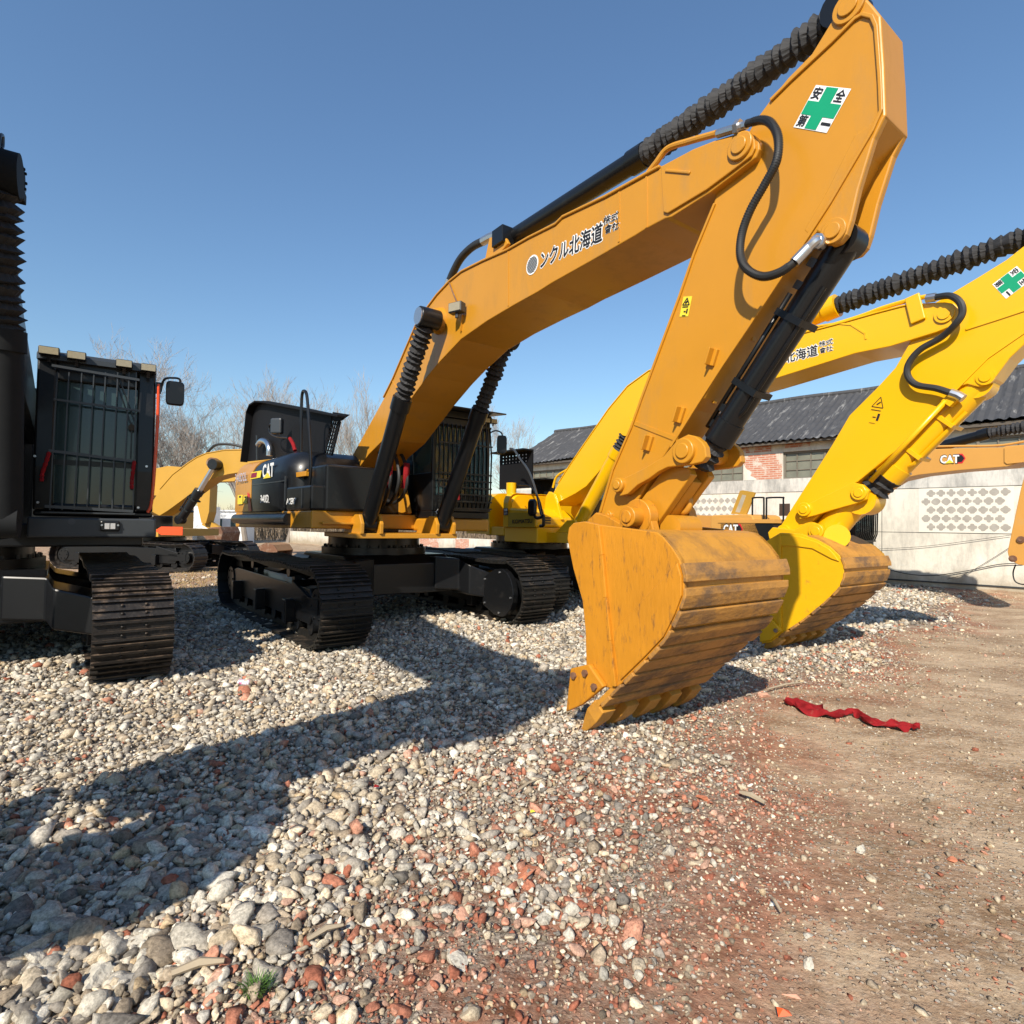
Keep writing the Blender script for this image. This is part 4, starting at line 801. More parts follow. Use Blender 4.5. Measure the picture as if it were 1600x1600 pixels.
# ================================================================== LEFT EXCAVATOR (black cab)
LU = Fr(-6.01, 6.15, 38); LF = Fr(-6.01, 6.15, 32.7); DL = .36
rl = empty('excavator', LF, 'black excavator at the left edge with four roof lamps and an orange-red cab rail', 'excavator', 'excavators parked in a row')
sh_ = lambda pts: pts
DL = .60
UPS = lambda q: [(a*1.02+.02, b if b < 2.2 else 2.2+(b-2.2)*1.14) for a, b in q]
g = MB(LF); g.prism(UPS(MAIN_LOCAL['boom']), LB0+DL-.18, LB1+DL); g.build('boom', DG, rl, .01)
g = MB(LF); g.prism(UPS(MAIN_LOCAL['arm']), LA0+DL-.2, LA1+DL+.15); g.build('arm', DG, rl, .01)
g = MB(LF); g.prism(MAIN_LOCAL['side'], BL0+DL, BL0+DL+.05); g.prism(MAIN_LOCAL['side'], BL1+DL-.05, BL1+DL); strip(g, MAIN_LOCAL['shell'], BL0+DL+.01, BL1+DL-.01, .04, -1); g.build('bucket', DG, rl)
g = MB(LF); g.prism([(5.75, 1.5), (6.2, 1.45), (6.75, 2.2), (6.7, 2.4), (6.45, 2.4), (6.0, 1.9)], LA0+DL-.05, LA1+DL+.05); g.build('bucket_link', DG, rl)
g = MB(LF); g.cyl((6.55, -.15+DL, 2.3), (7.35, -.15+DL, 3.5), .13); g.build('bucket_cylinder', BK, rl)
g = MB(LF); g.cyl((3.4, -.15+DL, 4.0), (5.4, -.15+DL, 4.35), .10); g.cyl((5.4, -.15+DL, 4.35), (7.25, -.15+DL, 4.6), .10); g.build('arm_cylinder', BK, rl)
lcy = .80
a = P3(LF, (4, 815), lcy); b = P3(LF, (5, 515), lcy); c = P3(LF, (-4, 268), lcy)
ram(rl, LF, a, b, c, .128, mat('matt_black_steel', (.012, .013, .014), .75, var=.3, spec=.2), folds=14, boot_r=1.12, name='boom_cylinder', seed=21, pipe=False)
a2, b2, c2 = (x.copy() for x in (a, b, c)); 
for x in (a2, b2, c2): x[1] = LB0+DL-.24
ram(rl, LF, a2, b2, c2, .13, BK, folds=14, boot_r=1.12, name='boom_cylinder', seed=22, pipe=False)
g = MB(LF); p_ = P3(LF, (7, 270), lcy-.02); g.cyl((p_[0]-.02, lcy-.3, p_[2]), (p_[0]-.02, lcy+.06, p_[2]), .11, n=26); g.cyl((p_[0]-.02, lcy+.06, p_[2]), (p_[0]-.02, lcy+.09, p_[2]), .10, n=26)
for k in range(6): g.cyl((p_[0]-.02+.07*math.cos(k*1.047), lcy+.09, p_[2]+.07*math.sin(k*1.047)), (p_[0]-.02+.07*math.cos(k*1.047), lcy+.105, p_[2]+.07*math.sin(k*1.047)), .014, n=6)
g.obox((p_[0], lcy, p_[2]-.13), ((1, 0, 0), (0, 1, 0), (0, 0, 1)), (.11, .10, .04)); g.obox(P3(LF, (22, 258), lcy), ((1, 0, 0), (0, 1, 0), (0, 0, 1)), (.05, .05, .05)); g.build('cylinder_eye', mat('matt_black_steel', (.012, .013, .014), .75, var=.3, spec=.2), rl, .008)
g = MB(LF); g.spline([P3(LF, q, lcy) for q in ((-4, 250), (-2, 228), (0, 213), (4, 212), (4, 228), (2, 232))], .012, 8, 5); g.build('hose_hook', DG, rl)
g = MB(LF); g.cyl(P3(LF, (24, 300), lcy), P3(LF, (33, 296), lcy), .035, n=10); g.build('grease_cap', DG, rl)
cz0, cz1, cl0, cl1, cs = 1.52, 3.20, .80, 1.83, .93
g = MB(LF); g.box((-4.2, -1.5, 1.2), (cs-.1, 1.75, 1.44)); g.build('deck', BK, rl, .02)
g = MB(LF); hood(g, [(-4.3, -1.1, 1.4, 1.44, 2.5), (-4.0, -1.45, 1.7, 1.44, 2.7), (-1.4, -1.45, 1.7, 1.44, 2.7), (-1.3, -1.3, 1.6, 1.44, 2.5)], .3); g.build('engine_hood', BK, rl)
g = MB(LF); g.box((-1.2, -1.45, 1.44), (.6, -.4, 2.15)); g.build('tank', BK, rl, .04)
q = P3(LF, (46, 640), .62); g = MB(LF); g.cyl((-.6, .52, 1.5), (-.6, .52, 3.05), .09); g.cyl((-.6, .52, 2.93), (-.6, .52, 3.06), .14, n=20); g.build('exhaust', DG, rl)
g = MB(LF); g.prism([(.2, 1.3), (1.75, 1.3), (1.7, 1.9), (1.2, 2.6), (.2, 2.6)], .63, .69); g.build('boom_bracket', BK, rl, .01)
# base box under the cab with its lamp
g = MB(LF); g.box((-1.1, cl0-.03, 1.30), (cs+.07, cl1+.04, cz0-.012)); bx = g.build('cab_base', DG, rl, .02)
g = MB(LF); lw = LF.at(172, 822, s=cs+.08); g.box((cs+.07, lw[1]-.085, lw[2]-.055), (cs+.10, lw[1]+.085, lw[2]+.055)); ll_ = g.build('work_lamp', BK, bx, .015)
g = MB(LF)
for k in (-.025, .025): g.mark(); g.box((cs+.10, lw[1]+k-.021, lw[2]-.03), (cs+.105, lw[1]+k+.021, lw[2]+.03))
g.build('lens', mat('clear_lens', (.45, .45, .45), .2, var=.3, scale=60), ll_)
g = MB(LF)
for k in (-.07, .07): g.mark(); g.cyl((cs+.1, lw[1]+k, lw[2]+.01), (cs+.108, lw[1]+k, lw[2]+.01), .010, n=10)
g.build('bolt', ST, ll_)
g = MB(LF); lw2 = LF.at(112, 815, s=cs+.08); g.cyl((cs+.065, lw2[1], lw2[2]), (cs+.074, lw2[1], lw2[2]), .032, n=22); g.build('blanking_cap', mat('grey_cap', (.06, .065, .07), .5), bx)
# cab
c_ = MB(LF); t = .07
c_.box((-.85, cl0, cz0), (cs-.05, cl1, cz0+.06)); c_.box((-.85, cl0, cz0+.061), (-.35, cl1, cz1-.05))
fr_poly = lambda l: [(cs-.10, cz0+.06), (cs, cz0+.06), (cs+.02, cz0+.5), (cs-.02, cz1-.05), (cs-.12, cz1-.05)]
for l, w2 in ((cl0, .16), (cl1-.17, .17)): c_.prism(fr_poly(l), l, l+w2)
for l in (cl0, cl1-.05): c_.box((-.36, l, cz0+.06), (cs-.1, l+.045, cz0+.75)); c_.box((-.36, l, cz1-.2), (cs-.1, l+.05, cz1-.05)); c_.box((.1, l, cz0+.7), (.17, l+.05, cz1-.15))
c_.box((cs-.10, cl0+.16, cz1-.28), (cs-.01, cl1-.17, cz1-.05)); c_.box((cs-.09, cl0+.16, cz0+.06), (cs-.005, cl1-.17, cz0+.13))
cabl = c_.build('cab', BK, rl, .02)
g = MB(LF); hood(g, [(-.9, cl0+.1, cl1-.1, cz1-.09, cz1-.02), (-.8, cl0, cl1, cz1-.09, cz1+.02), (cs-.15, cl0, cl1, cz1-.09, cz1+.035), (cs+.03, cl0, cl1, cz1-.09, cz1+.0), (cs+.06, cl0+.03, cl1-.03, cz1-.09, cz1-.04)], .08); g.build('cab_roof', DG, cabl)
TG = bpy.data.materials.new('green_tinted_windscreen'); TG.use_nodes = True; _b = TG.node_tree.nodes['Principled BSDF']
_b.inputs['Base Color'].default_value = (.030, .052, .052, 1); _b.inputs['Roughness'].default_value = .12; _b.inputs['Alpha'].default_value = .93; _b.inputs['Coat Weight'].default_value = .3
zm = LF.at(150, 725, s=cs)[2]
for z0_, z1_ in ((cz0+.13, zm-.025), (zm+.03, cz1-.28)): g = MB(LF); g.box((cs-.06, cl0+.16, z0_), (cs-.052, cl1-.17, z1_)); g.build('window', TG, cabl)
for l in (cl0+.02, cl1-.03): g = MB(LF); g.box((.17, l, cz0+.76), (cs-.12, l+.008, cz1-.2)); g.build('window', GLS, cabl)
g = MB(LF); g.box((cs-.07, cl0+.16, zm-.025), (cs-.045, cl1-.17, zm+.03)); g.build('window_rail', BK, cabl)
g = MB(LF); lm = (cl0+cl1)/2; g.box((-.2, lm-.25, cz0+.1), (.2, lm+.25, cz0+.5)); g.box((-.25, lm-.25, cz0+.5), (-.12, lm+.25, cz0+1.15)); g.build('seat', mat('red_grey_seat', (.12, .03, .035), .8), cabl, .05)
g = MB(LF)
for px_b, px_t in ((78, 90), (97, 108), (116, 128), (136, 147), (155, 165), (175, 184), (192, 202), (208, 213)):
    a = LF.at(px_b, 795, s=cs+.05); b = LF.at(px_t, 582, s=cs+.05); m1 = a*.55+b*.45
    g.bar((cs+.06, a[1], a[2]), (cs+.05, b[1], b[2]), .011, .03, up=(1, 0, 0)); g.bar((cs+.0, a[1], a[2]+.01), (cs+.06, a[1], a[2]+.01), .012, .05, up=(0, 0, 1))
for (x0, y0), (x1, y1), hh in (((70, 791), (208, 799), .03), ((76, 704), (212, 721), .03), ((84, 624), (217, 642), .022), ((81, 571), (218, 594), .025)):
    a = LF.at(x0, y0, s=cs+.065); b = LF.at(x1, y1, s=cs+.065); g.bar((cs+.07, a[1], a[2]), (cs+.07, b[1], b[2]), .02, hh)
a = LF.at(66, 800, s=cs+.02); g.box((cs, a[1], a[2]-.01), (cs+.10, cl1-.16, a[2]+.005)); g.build('window_guard', DG, cabl)
g = MB(LF); a = LF.at(88, 648, s=cs-.12); b = LF.at(206, 662, s=cs-.12); g.bar((cs-.12, a[1], a[2]), (cs-.12, b[1], b[2]), .02, .045); g.build('sun_blind', BK, cabl)
g = MB(LF); P_ = lambda x, y: P3s(LF, x, y, cs+.03)
def P3s(fr, x, y, s): v = fr.at(x, y, s=s); return np.array([s, v[1], v[2]])
for a, b in (((178, 583), (206, 667)), ((186, 590), (212, 662)), ((206, 660), (204, 715))): g.bar(P_(*a), P_(*b), .012)
g.cyl(P3s(LF, 206, 668, cs-.02), P3s(LF, 206, 668, cs+.05), .035, n=16); g.build('wiper', BK, cabl)
for pts in (((77, 706), (72, 722), (66, 740), (65, 752)), ((210, 720), (208, 735), (206, 752), (206, 764))):
    g = MB(LF); pp = [P3s(LF, x, y, cs+.09+.01*(i % 2)) for i, (x, y) in enumerate(pts)]; g.tube(catmull(pp, 5), .02, 7, [.012+.010*abs(math.sin(i*1.3)) for i in range(16)]); g.build('red_ribbon', RD, cabl)
g = MB(LF)
for x, y in ((55, 713), (59.5, 785), (229, 729), (216, 793)): g.mark(); p_ = P3s(LF, x, y, cs+.0); g.cyl(p_+np.array([.01, 0, 0]), p_+np.array([.03, 0, 0]), .012, n=12)
g.build('bolt', ST, cabl)
g = MB(LF); g.spline([P3s(LF, x, y, cs+.02)+np.array([0, .01, 0]) for x, y in ((246, 600), (245, 650), (240, 730), (235, 785), (229, 801))], .016, 10, 6); g.build('handrail', ORR, cabl)
for x, y, w2 in ((77, 549, .085), (120, 556.5, .08), (194, 569, .075), (232, 575.5, .072)):
    p_ = P3s(LF, x, y, cs+.10); g = MB(LF); g.obox(p_, ((1, 0, 0), (0, 1, 0), (0, 0, 1)), (.04, w2, .042)); lo = g.build('work_lamp', BK, cabl, .01)
    g = MB(LF); g.obox(p_+np.array([.041, 0, 0]), ((1, 0, 0), (0, 1, 0), (0, 0, 1)), (.003, w2*.9, .034)); g.build('lens', LENS, lo)
    g = MB(LF); g.bar(p_+np.array([0, 0, -.04]), p_+np.array([-.02, 0, -.10]), .03, .02); g.build('lamp_bracket', BK, lo)
g = MB(LF); g.spline([P3s(LF, x, y, cs+.0) for x, y in ((251, 612), (253, 602), (258, 592), (270, 590.5), (281, 593), (281, 606))], .012, 8, 6); g.box((cs-.03, cl1, LF.at(252, 607, s=cs)[2]-.06), (cs+.03, cl1+.05, LF.at(252, 607, s=cs)[2]+.06)); ma = g.build('mirror_arm', BK, cabl)
g = MB(LF); p_ = P3s(LF, 273.5, 615, cs); ring = []
for off, sc in ((-.035, .8), (-.015, 1), (.02, 1), (.032, .9)): ring.append([p_+np.array([off, .09*sc*np.sign(math.cos(a))*abs(math.cos(a))**.35, .135*sc*np.sign(math.sin(a))*abs(math.sin(a))**.35]) for a in np.arange(28)*math.pi/14])
g.loft(ring, True, False); g.build('mirror', BK, ma)
trl = track(rl, LU, 1.48, 2.52, -2.9, .98, .61, m=TRL); track(rl, LU, -1.45, 2.50, -2.9, .98, .66, m=TRL); carbody(rl, LU, 1.45, .96)
# ================================================================== YELLOW EXCAVATOR
K = Fr(.38, 12.37, 36); KU = Fr(.38, 12.37, 38.5)
rk = empty('excavator', K, 'bright yellow excavator behind the orange one with a clean yellow bucket', 'excavator', 'excavators parked in a row')
KB0, KB1, KA0, KA1 = -.48, .08, -.43, -.12
k_top = [(865, 769), (872.5, 756), (889, 730), (908, 702), (925, 677.5), (951, 640), (981, 604), (1014, 580), (1070, 563), (1120, 551), (1180, 539), (1234, 527), (1306, 508), (1369, 490), (1407.5, 480), (1435, 474)]
k_nose = [(1476, 472), (1490, 474), (1499, 482), (1500, 496), (1490, 508), (1462.5, 519), (1418.5, 532.5), (1391, 541)]
k_bot = [(1336, 552), (1190, 598), (1120, 618), (1050, 640), (1000, 666), (957, 710), (940, 732), (915.6, 760), (899, 771), (874, 784), (864, 790)]
g = MB(K); kp = K.sz(k_top+k_nose+k_bot, KB0); g.prism(kp, KB0, KB1); strip(g, K.sz(k_top[1:], KB0), KB0-.015, KB1+.015, .02, 1); kb = g.build('boom', YE, rk, .008)
g = MB(K)
p_ = P3(K, (1476, 491), KB0); pin(g, p_[0], p_[2], KB0, .09, .02); g.build('pin', YE, kb)
g = MB(K); a = [P3(K, q, KB0-.002) for q in ((1240, 515), (1306, 505), (1330, 507), (1352, 521), (1353, 530))]; 
for u, v in zip(a[:-1], a[1:]): g.bar(u, v, .012, .02, up=(1, 0, 0))
g.build('weld_seam', YE, kb)
sticker_text('ンクル北海道', K, (1181, 579), (1278, 555), 16, KB0, kb)
sticker_text('株式', K, (1280, 542.5), (1301.6, 537), 8.5, KB0, kb, bold=.008); sticker_text('會社', K, (1281, 552.5), (1301.6, 547.5), 8.5, KB0, kb, bold=.008)
emblem(K, (1170, 573), 10, KB0, kb)
g = MB(K); g.spline([P3(K, q, KB0+.03) for q in ((1160, 546), (1230, 528), (1330, 499), (1380, 481), (1425, 468), (1450, 463))], .026, 8, 8); g.build('oil_pipe', YE, kb)
g = MB(K); p_ = P3(K, (1430, 482), KB0-.02); g.obox(p_, ((1, 0, .2), (0, 1, 0), (-.2, 0, 1)), (.07, .015, .15)); g.build('pipe_bracket', YE, kb, .01)
# arm
ka_px = [(1215, 832), (1218, 824), (1235, 797), (1269, 744), (1300, 695), (1327, 649), (1370, 606), (1399, 574), (1430, 520), (1448, 480), (1480, 462), (1530, 432), (1572.5, 406), (1600, 384), (1690, 315), (1745, 262), (1790, 268), (1800, 330), (1795, 420), (1740, 440), (1640, 500), (1577, 560), (1554, 591), (1542, 600), (1528, 604.5), (1511, 600), (1498, 603), (1485, 617.5), (1427, 686.5), (1390, 712), (1341, 752), (1312, 772), (1290, 795), (1262, 822), (1245, 838)]
g = MB(K); g.prism(K.sz([(int(x), y) for x, y in ka_px], KA0), KA0, KA1); ka = g.build('arm', YE, rk, .01)
g = MB(K); p_ = P3(K, (1540, 589), KA0); pin(g, p_[0], p_[2], KA0, .08, .012); g.mark()
p_ = P3(K, (1225, 830), KA0); pin(g, p_[0], p_[2], KA0, .08, .03); g.build('pin', YE, ka)
g = MB(K)
strip(g, K.sz([(1493, 612), (1545, 560), (1600, 522), (1700, 452)], KA0), KA0-.012, KA0, .02, 1); strip(g, K.sz([(1510, 516), (1560, 500), (1620, 480)], KA0), KA0-.012, KA0, .02, 1)
g.build('arm_flange', YE, ka)
cross_sign(K, (1589, 415.6), (1611, 438), (1572, 467), (1550.5, 444.5), KA0, ka)
warn(K, (1370, 640), KA0, ka, .16, .34, plate=False, tilt=-18)
# cylinders
lk_ = (KB0+KB1)/2
ram(rk, K, P3(K, (1150, 545), lk_), P3(K, (1309, 477), lk_), P3(K, (1640, 358), lk_), .125, YE, folds=26, boot_r=1.0, name='arm_cylinder', seed=31, pipe=False)
nl = KB0-.24
kt, kbm, km = P3(K, (986, 668), nl), P3(K, (903, 822), nl), P3(K, (968, 702), nl)
ram(rk, K, kbm, km, kt, .115, YE, folds=6, boot_r=1.1, name='boom_cylinder', seed=32, pipe=False)
fa, fb, fc = kbm.copy(), km.copy(), kt.copy()
for x in (fa, fb, fc): x[1] = KB1+.24
ram(rk, K, fa, fb, fc, .115, YE, folds=6, boot_r=1.1, name='boom_cylinder', seed=33, pipe=False)
la_ = (KA0+KA1)/2
ram(rk, K, P3(K, (1530, 603), la_), P3(K, (1388, 745), la_), P3(K, (1352, 782), la_), .135, YE, folds=3, boot_r=1.15, name='bucket_cylinder', seed=34, pipe=True)
g = MB(K); g.tube([P3(K, (1478, 626), KA0-.06), P3(K, (1360, 752), KA0-.06)], .028, 8); g.obox(P3(K, (1487, 624), KA0-.04), ((1, 0, 1), (0, 1, 0), (-1, 0, 1)), (.06, .04, .05)); g.build('oil_pipe', YE, ka)
g = MB(K); kil = K.sz([(1333, 754), (1348, 757), (1358, 766), (1354, 780), (1340, 786), (1300, 797), (1275, 805), (1250, 811), (1247, 800), (1252, 789), (1262, 788), (1300, 770)], KA0-.07); g.prism(kil, KA0-.08, KA0-.02); g.prism(kil, KA1+.02, KA1+.08)
for x, y in ((1343, 770), (1257, 796)): p_ = P3(K, (x, y), KA0-.08); pin(g, p_[0], p_[2], KA0-.08, .085, .03)
g.build('idler_link', YE, rk, .008)
g = MB(K); g.tube([P3(K, (1340, 775), la_), P3(K, (1298, 828), la_)], .17, 16); g.tube([P3(K, (1308, 838), KA0-.05), P3(K, (1308, 838), KA1+.05)], .14, 16); g.build('power_link', YE, rk)
KL0, KL1 = -.82, .34
kside = [(1196, 846), (1219, 832.5), (1251, 834), (1278, 843.5), (1297.5, 854.5), (1312, 868), (1319, 885), (1318, 901), (1311, 918), (1289, 940), (1256, 967), (1223, 989), (1205, 1004), (1190, 1006), (1188, 975), (1203, 950), (1212, 922), (1206, 880)]
kshell = [(1262, 836), (1278, 843.5), (1297.5, 854.5), (1312, 868), (1319, 885), (1318, 901), (1311, 918), (1289, 940), (1256, 967), (1223, 989), (1204, 1004)]
kcut = [(1190, 1003), (1189, 968), (1204, 962), (1224, 985), (1206, 1000)]
kbk = make_bucket(rk, K, K.sz(kside, KL0), K.sz(kshell, KL0), K.sz([(1219, 836), (1220, 988)], KL0), K.sz([(1221, 837), (1250, 838), (1278, 847), (1297, 858), (1306, 868), (1312, 877), (1300, 873), (1270, 857), (1240, 853), (1220, 853)], KL0), KL0, KL1, YEB, SHELL, 8, cutter=K.sz(kcut, KL0), tooth=(K.at(1212, 998, l=KL0)[[0, 2]], K.at(1190, 1016, l=KL0)[[0, 2]]))
g = MB(K)
kear = K.sz([(1205, 842), (1203, 832), (1210, 824), (1226, 826), (1245, 828), (1258, 820), (1272, 816), (1284, 820), (1292, 834), (1300, 848), (1290, 856), (1262, 846), (1230, 842)], KA0-.05)
for la, lb in ((KA0-.10, KA0-.03), (KA1+.03, KA1+.10)): g.mark(); g.prism(kear, la, lb)
g.mark(); p_ = P3(K, (1276, 830), KA0-.1); pin(g, p_[0], p_[2], KA0-.10, .09, .03); g.build('bucket_ear', YEB, kbk, .008)
# hose
g = MB(K); hp = zoomed(1160, 340, 3.636, [(1100, 452), (1180, 445), (1235, 480), (1250, 540), (1215, 600), (1130, 680), (1010, 750), (945, 830), (940, 900), (990, 950), (1100, 970), (1180, 995)]); hl = [KB0-.03, KB0-.08, KB0-.1, KB0-.1, KB0-.1]+[KA0-.1]*7
g.tube(catmull([P3(K, q, l) for q, l in zip(hp, hl)], 10), .034, 10); ho = g.build('hydraulic_hose', RB, rk)
g = MB(K); g.tube([P3(K, q, KA0-.08) for q in zoomed(1160, 340, 3.636, [(1180, 995), (1225, 1010), (1255, 1028)])], .045, 10); g.mark(); g.tube([P3(K, q, KB0-.03) for q in zoomed(1160, 340, 3.636, [(1045, 460), (1100, 452)])], .045, 10); g.build('hose_fitting', ST, ho)
# upper body
kc = K.w((1.731, -1.2, 0))[0]; KB_ = Fr(kc[0], kc[1], 41)
z0k = KB_.at(837, 824, l=0)[2]; z1k = KB_.at(840, 768, l=.3)[2]; skr = KB_.at(783, 800, l=0)[0]; skh = KB_.at(838, 800, l=0)[0]
print('K', z0k, z1k, skr, skh)
g = MB(KB_); hood(g, [(skr-.05, .2, 2.6, z0k, z1k-.15), (skr+.2, 0, 2.8, z0k, z1k-.02), (-.9, 0, 2.8, z0k, z1k), (-.75, .08, 2.7, z0k, z1k-.06)], .22); kh = g.build('engine_hood', YE, rk)
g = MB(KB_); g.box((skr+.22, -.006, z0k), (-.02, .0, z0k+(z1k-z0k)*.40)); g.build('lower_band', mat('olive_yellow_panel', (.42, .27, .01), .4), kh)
zfb = KB_.at(870, 798, s=0)[2]
g = MB(KB_); g.prism([(-.75, z0k), (0, z0k), (0, zfb-.12), (-.2, zfb+.02), (-.75, zfb+.05)], .0, .95); g.build('tool_box', YE, rk, .04)
g = MB(KB_); g.box((skr-.5, .03, z0k-.17), (-.9, 2.8, z0k-.002)); g.box((-.9, .03, z0k-.28), (-.0, 1.0, z0k-.002)); g.box((-.9, 1.0, z0k-.2), (-.2, 2.8, z0k-.002)); g.build('deck', YE, rk, .015)
g = MB(KB_); hood(g, [(skr-1.5, .3, 2.5, z0k-.15, z1k-.1), (skr-1.1, .0, 2.8, z0k-.15, z1k), (skr-.35, 0, 2.8, z0k-.15, z1k)], .3); g.build('counterweight', YE, rk)
side_text('KOMATSU', KB_, (801, 818), (832, 817), 6, -.008, kh, m=BLK, bold=.05)
a = KB_.at(787, 805, l=-.006); b = KB_.at(794, 794, l=-.006); g = MB(KB_); g.box((a[0], -.012, a[2]), (b[0], -.006, b[2])); ms = g.build('model_sticker', BLK, kh)
side_text('HB', KB_, (788.5, 799), (793, 798.5), 4, -.012, ms, bold=.05); side_text('335', KB_, (788.5, 804), (793, 803.5), 3, -.012, ms, bold=.03)
g = MB(KB_)
for k in range(3): g.mark(); p_ = KB_.at(851+0*k, 809+4*k, s=.0); g.box((-.02, p_[1], p_[2]-.012), (.02, p_[1]+.14, p_[2]+.012))
g.build('vent_slot', BLK, rk)
# open grille lids of the yellow machine
for (x0, y0, x1, y1), (gx0, gy0, gx1, gy1), nx_, nz_, l in (((780, 702, 832, 765), (783, 707, 824, 727), 8, 3, .5), ((830, 748, 866, 775), (833, 751, 848, 766), 4, 4, 1.2)):
    a = P3(KB_, (x0, y1), l); b = P3(KB_, (x1, y0), l); c0_ = P3(KB_, (gx0, gy1), l); c1_ = P3(KB_, (gx1, gy0), l); g = MB(KB_); T_ = .03
    g.box((a[0], l, a[2]), (b[0], l+T_, c0_[2])); g.box((a[0], l, c1_[2]), (b[0], l+T_, b[2])); g.box((a[0], l, c0_[2]), (c0_[0], l+T_, c1_[2])); g.box((c1_[0], l, c0_[2]), (b[0], l+T_, c1_[2]))
    for k in range(nx_+1): xx = c0_[0]+(c1_[0]-c0_[0])*k/nx_; g.box((xx-.025, l+.002, c0_[2]-.01), (xx+.025, l+T_-.002, c1_[2]+.01))
    for k in range(nz_+1): zz = c0_[2]+(c1_[2]-c0_[2])*k/nz_; g.box((c0_[0]-.01, l+.004, zz-.02), (c1_[0]+.01, l+T_-.004, zz+.02))
    g.box((a[0], l-.25, b[2]-.03), (b[0], l, b[2])); g.build('engine_lid', MATS['matt_black_lid'], rk)
g = MB(KB_); p_ = P3(KB_, (799, 764), .4); g.cyl((p_[0], .4, p_[2]-.25), (p_[0], .4, p_[2]+.12), .10, n=18); g.build('exhaust', YE, rk)
handrail(rk, KB_, [P3(KB_, q, -.1) for q in ((797, 701), (803, 703), (812, 716), (827, 738), (838, 770), (845, 802), (849, 806))], .02, DG)
handrail(rk, KB_, [P3(KB_, q, -.02) for q in ((848, 803), (842, 780), (828, 760), (808, 757))], .014, BK)
g = MB(KB_); p_ = P3(KB_, (831.5, 793), -.15); ring = []
for off, sc in ((-.03, .8), (0, 1), (.03, .9)): ring.append([p_+np.array([.10*sc*np.sign(math.cos(a))*abs(math.cos(a))**.4, off, .15*sc*np.sign(math.sin(a))*abs(math.sin(a))**.4]) for a in np.arange(20)*math.pi/10])
g.loft(ring, True, False); km_ = g.build('mirror', BK, rk)
g = MB(KB_); g.spline([P3(KB_, q, -.12) for q in ((834, 803), (838, 809), (846, 808), (849, 806), (849, 820), (844, 822))], .03, 8, 5); g.build('mirror_arm', BK, km_)
for zz in (0, 1):
    handrail(rk, KB_, [P3(KB_, q, .8+.25*zz) for q in ((864, 762), (868, 748), (874, 741), (884, 735), (892, 730))], .022, YE)
kcz0 = z0k; kcl = .62
guard_cab(rk, K, .5, 1.9, .95, 1.9, z0k, z0k+1.35, 9, rows=[z0k+.6])
g = MB(K); fk = P3(K, (861, 785), KB0)
for l in (KB0-.1, KB1+.03): g.mark(); g.prism(K.sz([(852, 800), (855, 776), (860, 768), (868, 772), (876, 798), (880, 812), (858, 812)], KB0-.06), l, l+.07)
g.build('boom_bracket', YE, rk, .012)
g = MB(K); g.box((kbm[0]-1.2, nl-.2, kbm[2]-.30), (kbm[0]+.15, KB1+.45, kbm[2]-.12))
for l in (nl-.17, nl+.12, KB1+.08, KB1+.37): g.prism([(kbm[0]-.4, kbm[2]-.12), (kbm[0]+.15, kbm[2]-.12), (kbm[0]+.12, kbm[2]+.1), (kbm[0]-.1, kbm[2]+.1)], l, l+.05)
g.build('cylinder_foot', YE, rk, .01)
ktr = track(rk, KU, -1.45, 2.45, -2.75, .98, .62); track(rk, KU, 1.45, 2.45, -2.75, .98, .62); carbody(rk, KU, 1.45)
g = MB(KU); p_ = KU.at(896, 917, s=2.47)
g = MB(KU); g.box((1.2, -1.14, .30), (2.35, -1.10, .80)); kp_ = g.build('track_guard', DG, ktr, .01)
a = P3(KU, (884, 917), -1.095)
g = MB(KU); 
q_ = [(1.55, .52), (1.85, .52), (1.85, .46), (1.98, .56), (1.85, .66), (1.85, .60), (1.55, .60), (1.60, .56)]; g.prism(q_, -1.099, -1.096); g.build('yellow_arrow', YS, kp_)
# ================================================================== SECOND ORANGE EXCAVATOR BY THE SHED
D = Fr(6.75, 15.2, 31); DU = Fr(6.75, 15.2, 45); rd = empty('excavator', D, 'orange excavator parked along the shed wall with its boom reaching to the right edge', 'excavator', 'excavators parked in a row')
OR2 = mat('dusty_orange_paint', (.60, .30, .065), .5, var=.08, scale=2, dirt=(.42, .28, .13), dscale=4, dlo=.6, dhi=.85, damt=.5)
dl0 = -.45
d_top = [(1290, 806), (1330, 765), (1370, 728), (1400, 710), (1446, 702), (1510, 700), (1566, 699)]; d_nose = [(1572, 697), (1605, 694.5), (1640, 692), (1655, 700), (1650, 714), (1620, 722)]; d_bot = [(1597, 722), (1572.5, 729), (1495.5, 735), (1435, 742), (1399, 750), (1375, 765), (1345, 795), (1310, 822)]
g = MB(D); g.prism(D.sz(d_top+d_nose+d_bot, dl0), dl0, .1); db = g.build('boom', OR2, rd, .008)
g = MB(D); g.prism(D.sz([(1570, 700), (1605, 697), (1640, 695), (1650, 706), (1610, 721), (1574, 725), (1570, 722)], dl0), dl0-.02, dl0-.001); g.build('nose_plate', OR2, db)
ht = D.sz([(1472, 722), (1510, 722)], dl0)
a = P3(D, (1470, 721), dl0); b = P3(D, (1502, 719.5), dl0)
